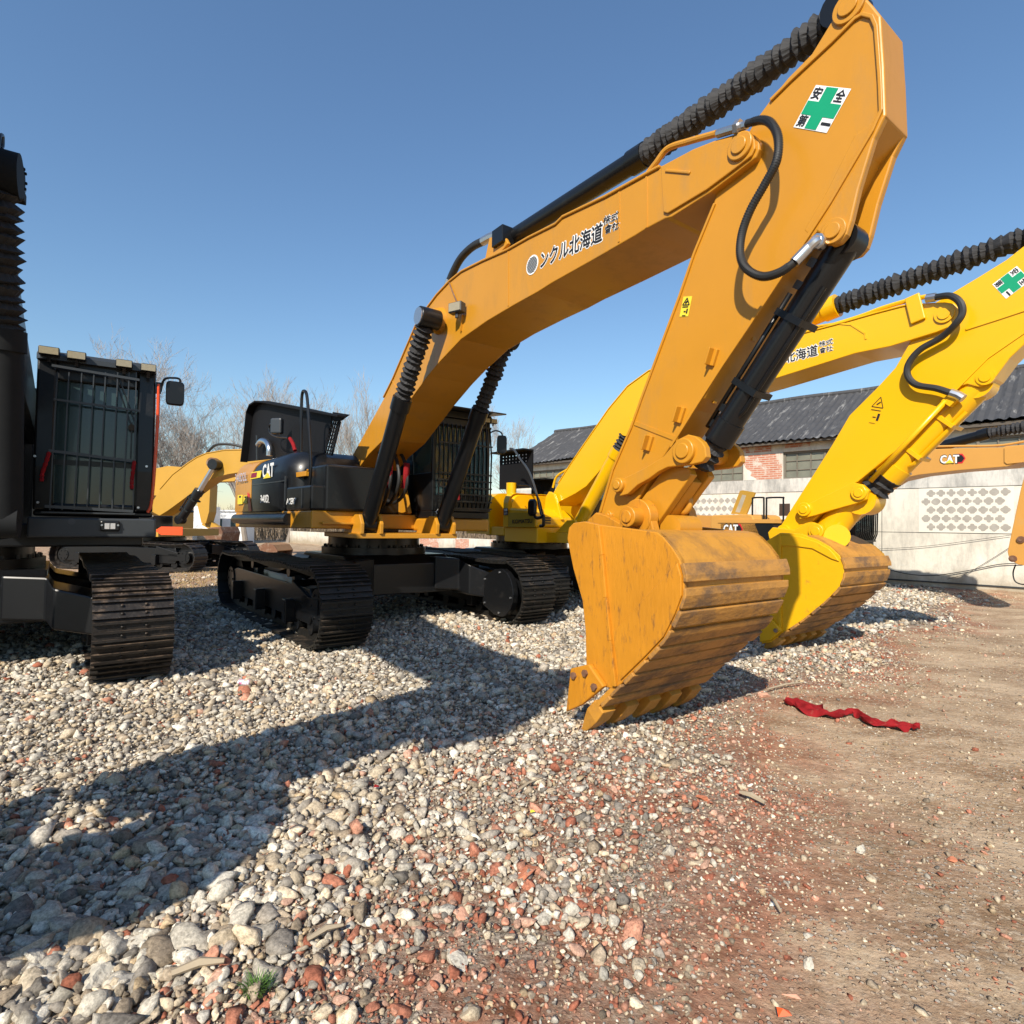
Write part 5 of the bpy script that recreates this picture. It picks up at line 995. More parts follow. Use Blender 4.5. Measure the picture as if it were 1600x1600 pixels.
def logo(fr, pa, pb, hpx, l, par, dark=True):
    p0, p1 = P3(fr, pa, l), P3(fr, pb, l); hh = pxr(fr, pa, l, hpx); Ln = p1[0]-p0[0]
    if dark:
        g = MB(fr); zc = (p0[2]+p1[2])/2+hh/2; x0 = p0[0]+Ln*.62; x1 = p1[0]; e_ = hh*.62
        g.prism([(x0, zc-e_), (x1-hh*.35, zc-e_), (x1, zc), (x1-hh*.35, zc+e_), (x0, zc+e_)], l-.004, l-.001); g.build('logo_shape', RPL, par)
        g = MB(fr); g.prism([(x0, zc-e_*.72), (x1-hh*.42, zc-e_*.72), (x1-hh*.14, zc), (x1-hh*.42, zc+e_*.72), (x0, zc+e_*.72)], l-.0065, l-.0042); g.build('logo_shape', BLK, par)
    e = p0+(p1-p0)*(.74 if dark else 1)
    text('CAT', 'lettering_outline', BLK, fr, p0-np.array([hh*.04, 0, hh*.05]), e+np.array([hh*.04, 0, -hh*.05]), (0, 0, 1), (0, -1, 0), par, height=hh*1.1, bold=.08, lift=.005)
    text('CAT', 'lettering', WH, fr, p0, e, (0, 0, 1), (0, -1, 0), par, height=hh, bold=.045, lift=.008)
    g = MB(fr); c = (p0+e)/2; g.add([(c[0]-hh*.5, l-.018, c[2]-hh*.02), (c[0]+hh*.5, l-.018, c[2]-hh*.02), (c[0], l-.018, c[2]+hh*.45)], [(0, 1, 2)]); g.build('yellow_triangle', YS, par)
logo(D, (1470, 724), (1509, 723), 12, dl0, db)
g = MB(D); g.spline([P3(D, q, dl0+.05) for q in ((1445, 698), (1500, 697), (1560, 696), (1600, 690))], .022, 8, 6); g.build('oil_pipe', OR2, db)
ram(rd, D, P3(D, (1400, 716), -.17), P3(D, (1545, 677), -.17), P3(D, (1680, 652), -.17), .10, BK, folds=16, boot_r=1.1, name='arm_cylinder', seed=41, pipe=False)
g = MB(D); darm = [(1608, 700), (1640, 650), (1670, 655), (1680, 700), (1660, 790), (1640, 850), (1612, 885), (1590, 882), (1577, 874), (1574, 862), (1585, 810), (1594.5, 765), (1600, 745)]; g.prism(D.sz(darm, dl0+.05), dl0+.05, .05); da = g.build('arm', OR2, rd, .01)
g = MB(D)
for x, y in ((1596, 843), (1583, 873)): g.mark(); p_ = P3(D, (x, y), dl0+.05); pin(g, p_[0], p_[2], dl0+.05, .06, .03)
g.build('pin', RUST, da)
g = MB(D); g.spline([P3(D, q, dl0+.3) for q in ((1587, 882), (1583, 895), (1586, 908), (1597, 913), (1610, 912))], .012, 8, 6); g.build('hydraulic_hose', RB, rd)
g = MB(D); hood(g, [(-3.6, -1.1, 1.0, 1.2, 1.75), (-3.3, -1.5, 1.4, 1.2, 1.84), (-1.35, -1.5, 1.4, 1.2, 1.84)], .12); g.build('counterweight', OR2, rd)
g = MB(D); hs_ = D.sz([(1110.6, 862), (1110.6, 808), (1113, 805), (1169, 803.5), (1175, 806), (1192, 846), (1192, 860)], -1.5); g.prism(hs_, -1.5, -.4); dh = g.build('engine_hood', OR2, rd, .02)
g = MB(D); q0 = P3(D, (1126, 815), -1.5); q1 = P3(D, (1142, 818), -1.5); g.box((q0[0], -1.505, q1[2]), (q1[0], -1.5, q0[2])); g.build('vent_slot', DG, dh)
logo(D, (1131, 833), (1161, 833.5), 13, -1.5, dh)
lidp = D.sz([(1142, 803), (1156, 767), (1160, 766), (1180, 769.5), (1166, 804)], -1.3); g = MB(D); g.prism(lidp, -1.3, -1.26); di = g.build('engine_lid', OLD, rd)
g = MB(D); q_ = D.sz([(1149, 800), (1160, 773), (1166, 774), (1156, 801)], -1.3); g.prism(q_, -1.303, -1.3); g.build('lid_lining', mat('foil_lining', (.42, .36, .26), .5, var=.3), di)
g = MB(D); g.box((-.3, -1.5, 1.2), (1.2, -.5, 1.62)); g.build('tool_box', BK, rd, .02)
g = MB(D); g.box((-.35, -1.52, 1.63), (1.25, -.45, 1.72)); g.build('platform', OR2, rd)
for xs_ in ((1175.5, 1177, 1192.5, 1193.5), (1197.5, 1199, 1223, 1224)):
    handrail(rd, D, [P3(D, q, -1.4) for q in ((xs_[0], 814), (xs_[0]+.3, 782), (xs_[1], 778), (xs_[2], 777.5), (xs_[3], 781), (xs_[3], 815))], .02)
g = MB(D); g.box((-3.6, -1.5, 1.05), (1.2, 1.5, 1.2)); g.build('deck', OR2, rd)
guard_cab(rd, D, .75, 1.85, .75, 1.6, 1.1, 2.7, 10, rows=[1.9], visor=False)
track(rd, DU, -1.3, 2.3, -2.6, .9, .6, fine=False); track(rd, DU, 1.3, 2.3, -2.6, .9, .6, fine=False); carbody(rd, DU, 1.3, .9)
# ================================================================== OLD YELLOW MACHINES BEHIND, LEFT
E1 = Fr(-11.2, 18.2, 80); re = empty('excavator', E1, 'faded yellow excavator with an arched boom seen behind the black cab', 'excavator', 'old yellow excavators at the back')
l = -.35
o_px = [(238, 784), (250, 765), (270, 742), (294, 724), (308, 715), (322, 709), (350, 704), (390, 703), (430, 706), (430, 735), (395, 738), (375, 738), (356, 741), (331, 748), (310, 762), (284, 782), (262, 798), (249, 806), (238, 800)]
g = MB(E1); g.prism(E1.sz(o_px, l), l, .2); strip(g, E1.sz(o_px[1:9], l), l-.02, .22, .03, 1); ob = g.build('boom', OLD, re, .01)
g = MB(E1); p_ = P3(E1, (336, 724), l-.02); g.cyl((p_[0], l, p_[2]), (p_[0], l-.2, p_[2]), .16); g.build('hinge_boss', RUST, ob)
ram(re, E1, P3(E1, (282, 812), l-.15), P3(E1, (312, 766), l-.15), P3(E1, (336, 726), l-.15), .13, BK, boot=None, name='boom_cylinder')
g = MB(E1); g.spline([P3(E1, q, -.1) for q in ((323, 708), (334, 697), (345, 694), (365, 695), (385, 700))], .04, 8, 6); g.build('hydraulic_hose', RB, re)
g = MB(E1); g.box((-3.0, -1.3, 1.0), (1.2, 1.3, 1.22)); g.build('deck', OLD, re)
g = MB(E1); g.box((-.6, -1.28, 1.23), (1.0, -.5, 1.62)); tb_ = g.build('tool_box', BK, re, .03)
q0 = P3(E1, (243, 829), -1.29); g = MB(E1); g.prism([(q0[0], q0[2]), (q0[0]+.2, q0[2]+.12), (q0[0]+.9, q0[2]+.12), (q0[0]+.9, q0[2]-.12), (q0[0]+.2, q0[2]-.12)], -1.31, -1.29); g.build('orange_stripe', ORR, tb_)
g = MB(E1); hood(g, [(-3.6, -1.2, 1.2, 1.22, 2.2), (-3.3, -1.3, 1.3, 1.22, 2.3), (-.8, -1.3, 1.3, 1.22, 2.3)], .2); g.build('engine_hood', OLD, re)
track(re, E1, -1.25, 2.6, -2.3, .85, .55, m=TRL, fine=False); track(re, E1, 1.25, 2.6, -2.3, .85, .55, m=TRL, fine=False); carbody(re, E1, 1.25, .85)
E2 = Fr(-15.5, 24.5, 82); rf = empty('excavator', E2, 'old yellow excavator farther back whose upright arm shows left of the orange counterweight', 'excavator', 'old yellow excavators at the back')
l = -.3
g = MB(E2); g.prism(E2.sz([(236, 800), (238, 733), (262, 728), (300, 731), (345, 734), (366, 738), (372, 744), (366, 752), (330, 753), (300, 762), (272, 775), (250, 812)], l), l, .2); fb_ = g.build('boom', OLD, rf, .01)
g = MB(E2); g.prism(E2.sz([(304, 766), (314, 750), (327, 746), (329, 760), (327, 800), (322, 818), (315, 817), (309, 790)], l), l-.02, .16); g.build('arm', OLD, rf, .01)
side_text('HAYSL', E2, (329, 749), (353, 748), 5.5, l, fb_, m=WH, bold=.05)
g = MB(E2); bk_ = E2.sz([(325, 832), (340, 824), (356, 823), (360, 832), (357, 846), (344, 852), (334, 842)], l); g.prism(bk_, l-.5, l+.7); g.build('bucket', RUST, rf, .03)
g = MB(E2); g.bar(P3(E2, (320, 815), 0), P3(E2, (345, 830), 0), .2, .3); g.build('bucket_link', OLD, rf)
g = MB(E2); g.box((-2.5, -1.3, .9), (1.2, 1.3, 2.2)); g.build('body', OLD, rf, .05)
track(rf, E2, -1.2, 2.3, -2.3, .85, .5, m=TRL, fine=False)
def far_bucket(x, y, pts, Zd, label):
    G0 = Fr((x-800)/900*Zd, Zd, 80); l = 0; P_ = G0.sz(pts, 0); zmin = min(p[1] for p in P_); P_ = [(a, b-zmin) for a, b in P_]
    r_ = empty('excavator_bucket', G0, label, 'bucket', 'loose buckets at the back'); g = MB(G0); g.prism(P_, 0, .05); g.mark(); g.prism(P_, 1.15, 1.2); bo = g.build('side_plate', RUST, r_, .01)
    q = MB(G0); n_ = len(P_); strip(q, P_[:n_*2//3+1], .03, 1.17, .05, -1); q.build('bucket_shell', mat('far_bucket_steel', (.30, .16, .07), .8, var=.3), r_)
far_bucket(415, 840, [(396, 846), (402, 832), (415, 826), (428, 829), (434, 838), (432, 847), (405, 848)], 24, 'brown loose bucket lying under the orange counterweight')
far_bucket(495, 846, [(478, 850), (484, 834), (496, 829), (508, 836), (514, 850), (500, 852)], 20, 'rusty bucket with a yellow bracket lying under the black tool box')
# white cabin and truck body
GW = Fr(-20.2, 38, 5)
r_ = empty('site_cabin', GW, 'small white cabin with dark windows seen under the orange counterweight', 'cabin')
g = MB(GW); g.box((-1.5, -.8, 0), (0, 2.6, 2.1)); g.build('wall', mat('white_panel', (.7, .72, .74), .5), r_)
g = MB(GW); g.box((-1.6, -.9, 2.1), (.1, 2.7, 2.2)); g.build('roof', mat('white_panel', (.7, .72, .74), .5), r_)
for l in (-.3, .6, 1.6): g = MB(GW); g.box((0, l, .9), (.02, l+.45, 1.6)); g.build('window', GLS, r_)
GT = Fr(-19.5, 36, 5); r_ = empty('truck', GT, 'white box truck parked far back beside the upright yellow arm', 'truck')
g = MB(GT); g.box((-1.2, -.8, .9), (0, .75, 2.35)); g.build('cargo_box', WH, r_, .02)
g = MB(GT); g.box((-1.2, -1.9, .6), (0, -.85, 2.0)); g.build('truck_cab', WH, r_, .1)
for s_, l in ((-.1, -1.5), (-.1, .3)):
    g = MB(GT); g.cyl((s_-.2, l, .42), (s_+.15, l, .42), .42, n=20); g.build('wheel', RB, r_)
# ================================================================== SHED
SH = Fr(10.15, 15.05, -45)
def plaster(name, base, gr, seed, lo=.48, hi=.72, sc=(1, 1, 1)):
    m = bpy.data.materials.new(name); m.use_nodes = True; n = m.node_tree.nodes; lk = m.node_tree.links; b = n['Principled BSDF']; b.inputs['Roughness'].default_value = .9; b.inputs['Specular IOR Level'].default_value = .2
    tc = n.new('ShaderNodeTexCoord').outputs['Object']; col = None
    def nz(s, st, det=8, ro=.65, off=0):
        mp = n.new('ShaderNodeMapping'); mp.inputs['Scale'].default_value = st; mp.inputs['Location'].default_value = (off, off, off); lk.new(tc, mp.inputs[0]); q = n.new('ShaderNodeTexNoise'); q.inputs['Scale'].default_value = s; q.inputs['Detail'].default_value = det; q.inputs['Roughness'].default_value = ro; lk.new(mp.outputs[0], q.inputs[0]); return q.outputs[0]
    def rm(s, a, c, lo=0, hi=1): q = n.new('ShaderNodeMapRange'); q.inputs[1].default_value = a; q.inputs[2].default_value = c; q.inputs[3].default_value = lo; q.inputs[4].default_value = hi; lk.new(s, q.inputs[0]); return q.outputs[0]
    def mx(f, a, c):
        q = n.new('ShaderNodeMix'); q.data_type = 'RGBA'; lk.new(f, q.inputs[0])
        for k, v in ((6, a), (7, c)):
            if isinstance(v, tuple): q.inputs[k].default_value = (*v, 1)
            else: lk.new(v, q.inputs[k])
        return q.outputs[2]
    c = mx(rm(nz(.9, (1, 1, 1), off=seed), .35, .65), tuple(np.array(base)*.88), tuple(np.array(base)*1.06))
    c = mx(rm(nz(1.6, (1, 1, .35), 10, .75, seed+3), lo, hi, 0, .85), c, gr)
    c = mx(rm(nz(6, (1, 1, .15), 6, .7, seed+5), .55, .75, 0, .5), c, tuple(np.array(gr)*.7))
    sep = n.new('ShaderNodeSeparateXYZ'); lk.new(tc, sep.inputs[0])
    ad = n.new('ShaderNodeMath'); ad.operation = 'MULTIPLY_ADD'; ad.inputs[1].default_value = -.9; lk.new(nz(3, (1, 1, 1), off=seed+9), ad.inputs[0]); lk.new(sep.outputs[2], ad.inputs[2])
    c = mx(rm(ad.outputs[0], .12, -.35, 0, .8), c, (.30, .24, .16)); lk.new(c, b.inputs['Base Color'])
    bp = n.new('ShaderNodeBump'); bp.inputs['Strength'].default_value = .35; bp.inputs['Distance'].default_value = .02; lk.new(nz(9, (1, 1, 1), 8), bp.inputs['Height']); lk.new(bp.outputs[0], b.inputs['Normal']); return m
PL = plaster('stained_plaster', (.67, .635, .55), (.34, .32, .28), 0, .47, .70); PL2 = plaster('grimy_plaster_band', (.60, .58, .53), (.22, .22, .21), 4, .42, .62)
def brickmat():
    m = bpy.data.materials.new('bare_brick'); m.use_nodes = True; n = m.node_tree.nodes; lk = m.node_tree.links; b = n['Principled BSDF']; b.inputs['Roughness'].default_value = .9
    tc = n.new('ShaderNodeTexCoord').outputs['Object']; mp = n.new('ShaderNodeMapping'); mp.inputs['Rotation'].default_value = (0, 0, 0); lk.new(tc, mp.inputs[0])
    cx = n.new('ShaderNodeSeparateXYZ'); lk.new(mp.outputs[0], cx.inputs[0]); cc = n.new('ShaderNodeCombineXYZ'); lk.new(cx.outputs[1], cc.inputs[0]); lk.new(cx.outputs[2], cc.inputs[1])
    br = n.new('ShaderNodeTexBrick'); br.inputs['Scale'].default_value = 1; br.inputs['Brick Width'].default_value = .24; br.inputs['Row Height'].default_value = .065; br.inputs['Mortar Size'].default_value = .009
    br.inputs['Color1'].default_value = (.42, .15, .09, 1); br.inputs['Color2'].default_value = (.50, .22, .14, 1); br.inputs['Mortar'].default_value = (.50, .44, .37, 1); lk.new(cc.outputs[0], br.inputs[0])
    z = n.new('ShaderNodeTexNoise'); z.inputs['Scale'].default_value = 2.2; z.inputs['Detail'].default_value = 9; z.inputs['Roughness'].default_value = .7; lk.new(tc, z.inputs[0])
    r = n.new('ShaderNodeMapRange'); r.inputs[1].default_value = .53; r.inputs[2].default_value = .6; lk.new(z.outputs[0], r.inputs[0])
    q = n.new('ShaderNodeMix'); q.data_type = 'RGBA'; lk.new(r.outputs[0], q.inputs[0]); lk.new(br.outputs[0], q.inputs[6]); q.inputs[7].default_value = (.55, .49, .42, 1); lk.new(q.outputs[2], b.inputs['Base Color']); return m
BRK = brickmat()
rs = empty('shed', SH, 'long whitewashed brick shed with a dark corrugated roof behind the machines', 'building')
TL_, TR_ = -14.3, 9.0
g = MB(SH); g.box((-.30, TL_, -.3), (0, TR_, 2.975)); g.box((-.30, TL_, 3.79), (0, TR_, 4.13))
wins = [(-13.2, -10.95), (-9.8, -7.55), (-6.4, -4.15), (-2.96, -.70), (.45, 2.72), (3.9, 6.2)]
edges = [TL_]+[v for w_ in wins for v in w_]+[TR_]
for a, b in zip(edges[0::2], edges[1::2]): g.box((-.30, a, 2.976), (-.002, b, 3.789))
g.prism([(-.3, 4.13), (-6.1, 4.13), (-3.2, 5.9)], TL_, TL_+.25); g.box((-6.4, TL_, -.3), (-6.1, TR_, 4.13)); g.box((-6.1, TL_, -.3), (-.3, TL_+.3, 4.12)); g.box((-6.1, TR_-.3, -.3), (-.3, TR_, 4.12))
wl = g.build('wall', PL, rs)
g = MB(SH); g.box((.001, TL_, 2.60), (.022, TR_, 2.99)); g.build('plaster_band', PL2, wl)
g = MB(SH); g.box((.001, TL_, .20), (.03, TR_, .235)); g.build('wall_pipe', DG, wl)
for z_ in (2.60, 1.46): g = MB(SH); g.box((.0005, -.9, z_-.006), (.004, TR_, z_+.006)); g.build('wall_joint', DG, wl)
g = MB(SH); g.box((.0005, -.42, -.2), (.004, -.408, 2.6)); g.build('wall_joint', DG, wl)
for a, b in ((-4.15, -2.96), (-7.55, -6.4)):
    g = MB(SH); g.box((-.001, a+.02, 3.0), (.004, b-.02, 3.77)); g.build('brick_panel', BRK, wl)
    g = MB(SH); g.prism([(0, 0)], 0, 0) if False else g.add([(.006, a+.02+u*(b-a-.04), 3.0+v) for u, v in ((0, 0), (.35, 0), (.3, .06), (.18, .12), (.2, .25), (.06, .36), (0, .5))], [(0, 1, 2, 3, 4, 5, 6)]); g.build('plaster_patch', PL, wl)
for a, b, z0_, z1_ in ((-4.6, -3.3, 3.84, 4.02), (-2.9, -2.2, 3.9, 4.02), (-13.9, -13.4, .4, .8)): g = MB(SH); g.box((.0, a, z0_), (.005, b, z1_)); g.build('brick_patch', BRK, wl)
WF = mat('old_window_frame', (.16, .14, .11), .8, var=.3); WG = mat('dusty_pane', (.17, .17, .13), .35, var=.4, scale=3, spec=.6)
for a, b in wins:
    g = MB(SH); z0_, z1_ = 2.98, 3.785; g.box((-.14, a+.002, z0_), (-.06, a+.06, z1_)); g.box((-.14, b-.06, z0_), (-.06, b-.002, z1_)); g.box((-.14, a+.06, z0_), (-.06, b-.06, z0_+.05)); g.box((-.14, a+.06, z1_-.05), (-.06, b-.06, z1_))
    for k in range(1, 6):
        x = a+(b-a)*k/6; g.box((-.13, x-(.03 if k == 3 else .014), z0_+.05), (-.07, x+(.03 if k == 3 else .014), z1_-.05))
    for k in (1, 2): zz = z0_+(z1_-z0_)*k/3; g.box((-.125, a+.06, zz-.012), (-.075, b-.06, zz+.012))
    wo = g.build('window', WF, rs); g = MB(SH); g.box((-.112, a+.05, z0_+.04), (-.104, b-.05, z1_-.04)); g.build('pane', WG, wo)
# pierced blocks filled with grey
LT = mat('grey_filled_opening', (.33, .31, .275), .95, var=.3, scale=5)
def lattice(l0, l1, z0_, z1_, nx_, nz_, seed):
    r_ = np.random.default_rng(seed); g = MB(SH); hx = (l1-l0)/nx_; hz = (z1_-z0_)/nz_; R0 = min(hx, hz)*.46
    for j in range(nz_):
        for i in range(nx_):
            cx = l0+hx*(i+.5+(.25 if j % 2 else -.25)); cz = z0_+hz*(j+.5); kf = r_.uniform(.12, .4)
            if cx-R0 < l0 or cx+R0 > l1: continue
            pts = [(.007, cx+R0*(1-kf+kf*abs(math.cos(2*t))**.5*1.0)*math.cos(t)*r_.uniform(.93, 1.07), cz+R0*(1-kf+kf*abs(math.cos(2*t))**.5)*math.sin(t)*r_.uniform(.93, 1.07)) for t in np.arange(16)*math.pi/8]
            g.add(pts, [tuple(range(16))])
    g.build('pierced_panel', LT, wl)
g = MB(SH); g.box((.0008, .40, 1.47), (.005, 2.25, 2.585)); g.build('white_panel', mat('whitewash', (.66, .63, .55), .9, var=.1, scale=2), wl)
lattice(.40, 2.25, 1.50, 2.56, 9, 5, 1); lattice(-6.6, -4.0, 1.5, 2.5, 13, 4, 2)
g = MB(SH); g.box((.001, -3.05, 1.9), (.02, -2.75, 2.25)); g.build('wall_niche', mat('dark_niche', (.05, .03, .02), .9), wl)
# roof
def roof():
    g = MB(SH); ls = np.arange(TL_-.4, TR_+.4, .05); n = len(ls)
    def side(s0, z0_, s1, z1_, nm):
        rows = []; r_ = np.random.default_rng(3)
        for k, t in enumerate(np.linspace(0, 1, 25)):
            s_ = s0+(s1-s0)*t; z_ = z0_+(z1_-z0_)*t-.05*math.sin(math.pi*t)+(.022 if k % 4 == 0 else 0)
            rows.append([(s_, l, z_+.022*math.cos(l*2*math.pi/.2)+.035*math.sin(l*.55)+.02*math.sin(l*1.7+1)+(r_.normal()*.006)) for l in ls])
        v = [p for r in rows for p in r]; f = [(k*n+i, k*n+i+1, (k+1)*n+i+1, (k+1)*n+i) for k in range(24) for i in range(n-1)]; g.add(v, f)
    side(.38, 4.10, -3.2, 6.02, 'a'); side(-6.8, 4.10, -3.2, 6.02, 'b')
    m = mat('weathered_roof_sheets', (.055, .055, .058), .85, var=.4, scale=3, bump=.5, bscale=8, dirt=(.36, .35, .33), dscale=3.0, dlo=.56, dhi=.70, stretch=(.35, 2.6, .35), damt=.75)
    ro = g.build('roof', m, rs)
    g2 = MB(SH); g2.tube([(-3.2, l, 6.03+.03*math.sin(l*.55)+.02*math.sin(l*1.7+1)) for l in np.arange(TL_-.4, TR_+.4, .4)], .09, 8); g2.build('ridge_cap', m, ro)
    g3 = MB(SH); g3.box((.24, TL_-.3, 4.0), (.30, TR_+.3, 4.07)); g3.box((-.0, TL_, 4.02), (.24, TR_, 4.05)); g3.build('eaves_board', mat('dark_timber', (.09, .075, .06), .85), rs)
roof()
# low wall running on to the left
lw_ = Fr(10.15-.7071*14.6, 15.05+.7071*14.6, -45)
rw = MB(lw_); rw.box((-.24, -22, -.2), (0, -.0, .82)); ow = rw.build('boundary_wall', PL, None, label='low whitewashed wall with bare brick patches seen under the yellow excavator', category='wall')
for a, b in ((-1.1, -.4), (-3.6, -2.6), (-6.5, -4.9)): g = MB(lw_); g.box((-.0, a, .1), (.006, b, .80)); g.build('brick_patch', BRK, ow)
# blue roof beyond
GB = Fr(29, 33, -45); rbl = empty('warehouse', GB, 'blue sheet roof of a warehouse showing at the right edge above the shed', 'building')
g = MB(GB); g.box((-8, -4, 0), (0, 14, 10.4)); g.build('wall', mat('pale_panel', (.55, .56, .58), .6), rbl)
g = MB(GB); g.prism([(.5, 10.4), (-4, 12.0), (-8.5, 10.4)], -4.5, 14.5); g.build('roof', mat('blue_roof', (.03, .14, .52), .4), rbl)
# cables at the foot of the wall
for nm_, pts in (('black cable sagging low along the foot of the shed wall', ((1380, 888), (1420, 897), (1460, 899), (1510, 892), (1560, 882), (1600, 880))), ('thin cable sloping up the shed wall towards the right arm', ((1480, 905), (1510, 896), (1545, 876), (1578, 855))), ('thin pale line stretched across the shed wall below the pierced panel', ((1370, 858), (1450, 853), (1580, 836)))):
    fs_ = SH; g = MB(SH); g.spline([P3s(SH, x, y, .06) for x, y in pts], .011 if 'black' in nm_ else .006, 6, 8); g.build('cable', RB, None, label=nm_, category='cable', group='cables on the shed wall')
# ================================================================== BARE TREES
BARK = mat('pale_bark', (.24, .205, .17), .9, var=.3, scale=2); TWIG = mat('twigs', (.31, .275, .245), .9, var=.25, scale=1)
def tree(x, y, h, seed, label, spread=1., dens=1., group='bare winter trees at the back'):
    h *= 1.12; r_ = random.Random(seed); fr = Fr(x, y, 90); T = MB(fr); Bm = MB(fr)
    def limb(p, d, L, r, depth):
        n = 5 if depth < 2 else 4; pts = [p]; rs_ = [r]; dd = np.array(d, float)
        for i in range(n):
            dd = dd+np.array([r_.gauss(0, .13), r_.gauss(0, .13), r_.gauss(.05, .07)]); dd /= np.linalg.norm(dd); pts.append(pts[-1]+dd*L/n); rs_.append(r*(1-(i+1)/n*(.45 if depth < 3 else .7)))
        (T if depth == 0 else Bm).tube(pts, r, 7 if depth < 2 else 4 if depth < 4 else 3, rs_, cap=False)
        if depth >= 6 or L < .22: return
        k = {0: 6, 1: 5, 2: 4, 3: 3, 4: 3, 5: 2}[depth]; k = max(2, int(k*dens+.5))
        for j in range(k):
            t = r_.uniform(.28 if depth else .30, 1) if j else 1; i = min(int(t*n), n-1); f_ = t*n-i if t < 1 else 1; q = pts[i]*(1-f_)+pts[i+1]*f_
            ax = np.cross(dd, (r_.gauss(0, 1), r_.gauss(0, 1), r_.gauss(0, 1))); ax /= np.linalg.norm(ax); a = r_.uniform(.35, .85)*spread; nd = dd*math.cos(a)+ax*math.sin(a); nd[2] += .15; nd /= np.linalg.norm(nd)
            limb(q, nd, L*r_.uniform(.52, .74), max(rs_[i+1]*r_.uniform(.5, .70), .008), depth+1)
    limb(np.array([0, 0, -.1]), (0, 0, 1), h*.44, h*.017, 0)
    r0 = empty('tree', fr, label, 'tree', group); t_ = T.build('trunk', BARK, r0); Bm.build('branches', TWIG, r0)
tree(-20.3, 35.5, 9.8, 5, 'tallest bare tree, standing right behind the cab mirror', .95, 1.3)
tree(-25.0, 40, 7.6, 8, 'bare tree just right of the orange-red cab rail', .8, 1.1)
tree(-17.5, 38, 9.6, 12, 'bare tree with crossing limbs between the mirror and the raised lid', .9, 1.05)
tree(-15.9, 41, 9.8, 14, 'slender bare tree next to the left edge of the raised lid', .6, 1.1)
tree(-33.0, 40, 10.0, 15, 'bare tree whose top shows over the cab roof', .8, .9)
tree(-10.7, 47, 10.8, 17, 'thin bare tree behind the upright handrail', .5, 1.0)
tree(-14.4, 50, 9.5, 19, 'faint bare tree behind the raised lid', .6, .9)
tree(-9.0, 52, 11.5, 23, 'bare tree just left of the lower orange boom', .55, 1.0)
tree(-6.4, 60, 12.0, 24, 'faint bare tree behind the lower orange boom', .5, .9)
tree(.3, 58, 11.0, 27, 'faint bare tree above the left end of the shed roof', .6, .9)
tree(-22.6, 50, 10.5, 31, 'far bare tree filling in behind the tallest one', .8, 1.0)
# far thicket
g = MB(); r_ = random.Random(4)
for k in range(2600):
    y = r_.uniform(44, 62); x = r_.uniform(-1.0, .1)*y*.75; h_ = r_.uniform(1.0, 3.0); dx = r_.gauss(0, .35); dy = r_.gauss(0, .35); p = np.array([x, y, 0]); g.tube([p, p+np.array([dx*.5, dy*.5, h_*.5]), p+np.array([dx*1.4, dy*1.4, h_])], .03, 3, [.035, .025, .01], cap=False)
g.build('thicket', mat('dry_brush', (.16, .12, .08), .95, var=.4, scale=.6), None, kind='stuff', label='dry brown thicket along the far edge of the yard', category='brush')
# dry grass patch left
g = MB()
for k in range(5200):
    x = r_.uniform(-9.5, -3.9); y = r_.uniform(11.3, 18); 
    if x > -.33*y: continue
    h_ = r_.uniform(.02, .08); p = np.array([x, y, float(bank(x, y))]); a = r_.uniform(0, 6.28); c, s_ = math.cos(a)*.012, math.sin(a)*.012; q = p+np.array([r_.gauss(0, .04), r_.gauss(0, .04), h_])
    g.add([p+np.array([c, s_, 0]), p-np.array([c, s_, 0]), q], [(0, 1, 2)])
g.build('dry_grass', mat('straw_grass', (.34, .24, .11), .95, var=.35, scale=2), None, kind='stuff', label='dry straw coloured grass behind the tracks at left', category='grass')
# ================================================================== SMALL THINGS ON THE GROUND
G = Fr(0, 0, 0)
def gp(x, y, h_=0):
    v = G.at(x, y, z=h_); X, Y = v[1], -v[0]; return np.array([X, Y, float(bank(X, Y))+h_])
# red cloth
g = MB(); path = [(1228, 1102), (1252, 1108), (1276, 1118), (1300, 1124), (1326, 1120), (1345, 1124), (1365, 1136), (1395, 1142), (1420, 1144), (1438, 1147)]
wid = [.07, .10, .10, .045, .03, .04, .05, .055, .06, .04]
C_ = catmull([gp(x, y) for x, y in path], 5); W2 = np.interp(np.linspace(0, 1, len(C_)), np.linspace(0, 1, len(wid)), wid); rows = []; r_ = random.Random(9)
for i, c in enumerate(C_):
    d = C_[min(i+1, len(C_)-1)]-C_[max(i-1, 0)]; d[2] = 0; d /= np.linalg.norm(d); q = np.array([-d[1], d[0], 0]); row = []
    for k in range(9):
        u = k/4-1; row.append(c+q*u*W2[i]*(1+.30*math.sin(i*.9+k))+np.array([r_.gauss(0, .004), r_.gauss(0, .004), .03+.022*math.sin(i*.95+k*2.3)+.020*math.sin(i*.47-k*2.7)+r_.gauss(0, .008)+.018*(1-abs(u))]))
    rows.append(row)
n = 9; v = [p for r in rows for p in r]; f = [(i*n+k, i*n+k+1, (i+1)*n+k+1, (i+1)*n+k) for i in range(len(rows)-1) for k in range(n-1)]; g.add(v, f, False)
o = g.build('red_cloth', RD, None, label='crumpled strip of red cloth lying on the gravel right of the big bucket', category='cloth'); md = o.modifiers.new('t', 'SOLIDIFY'); md.thickness = .004; md = o.modifiers.new('s', 'SUBSURF'); md.levels = md.render_levels = 1
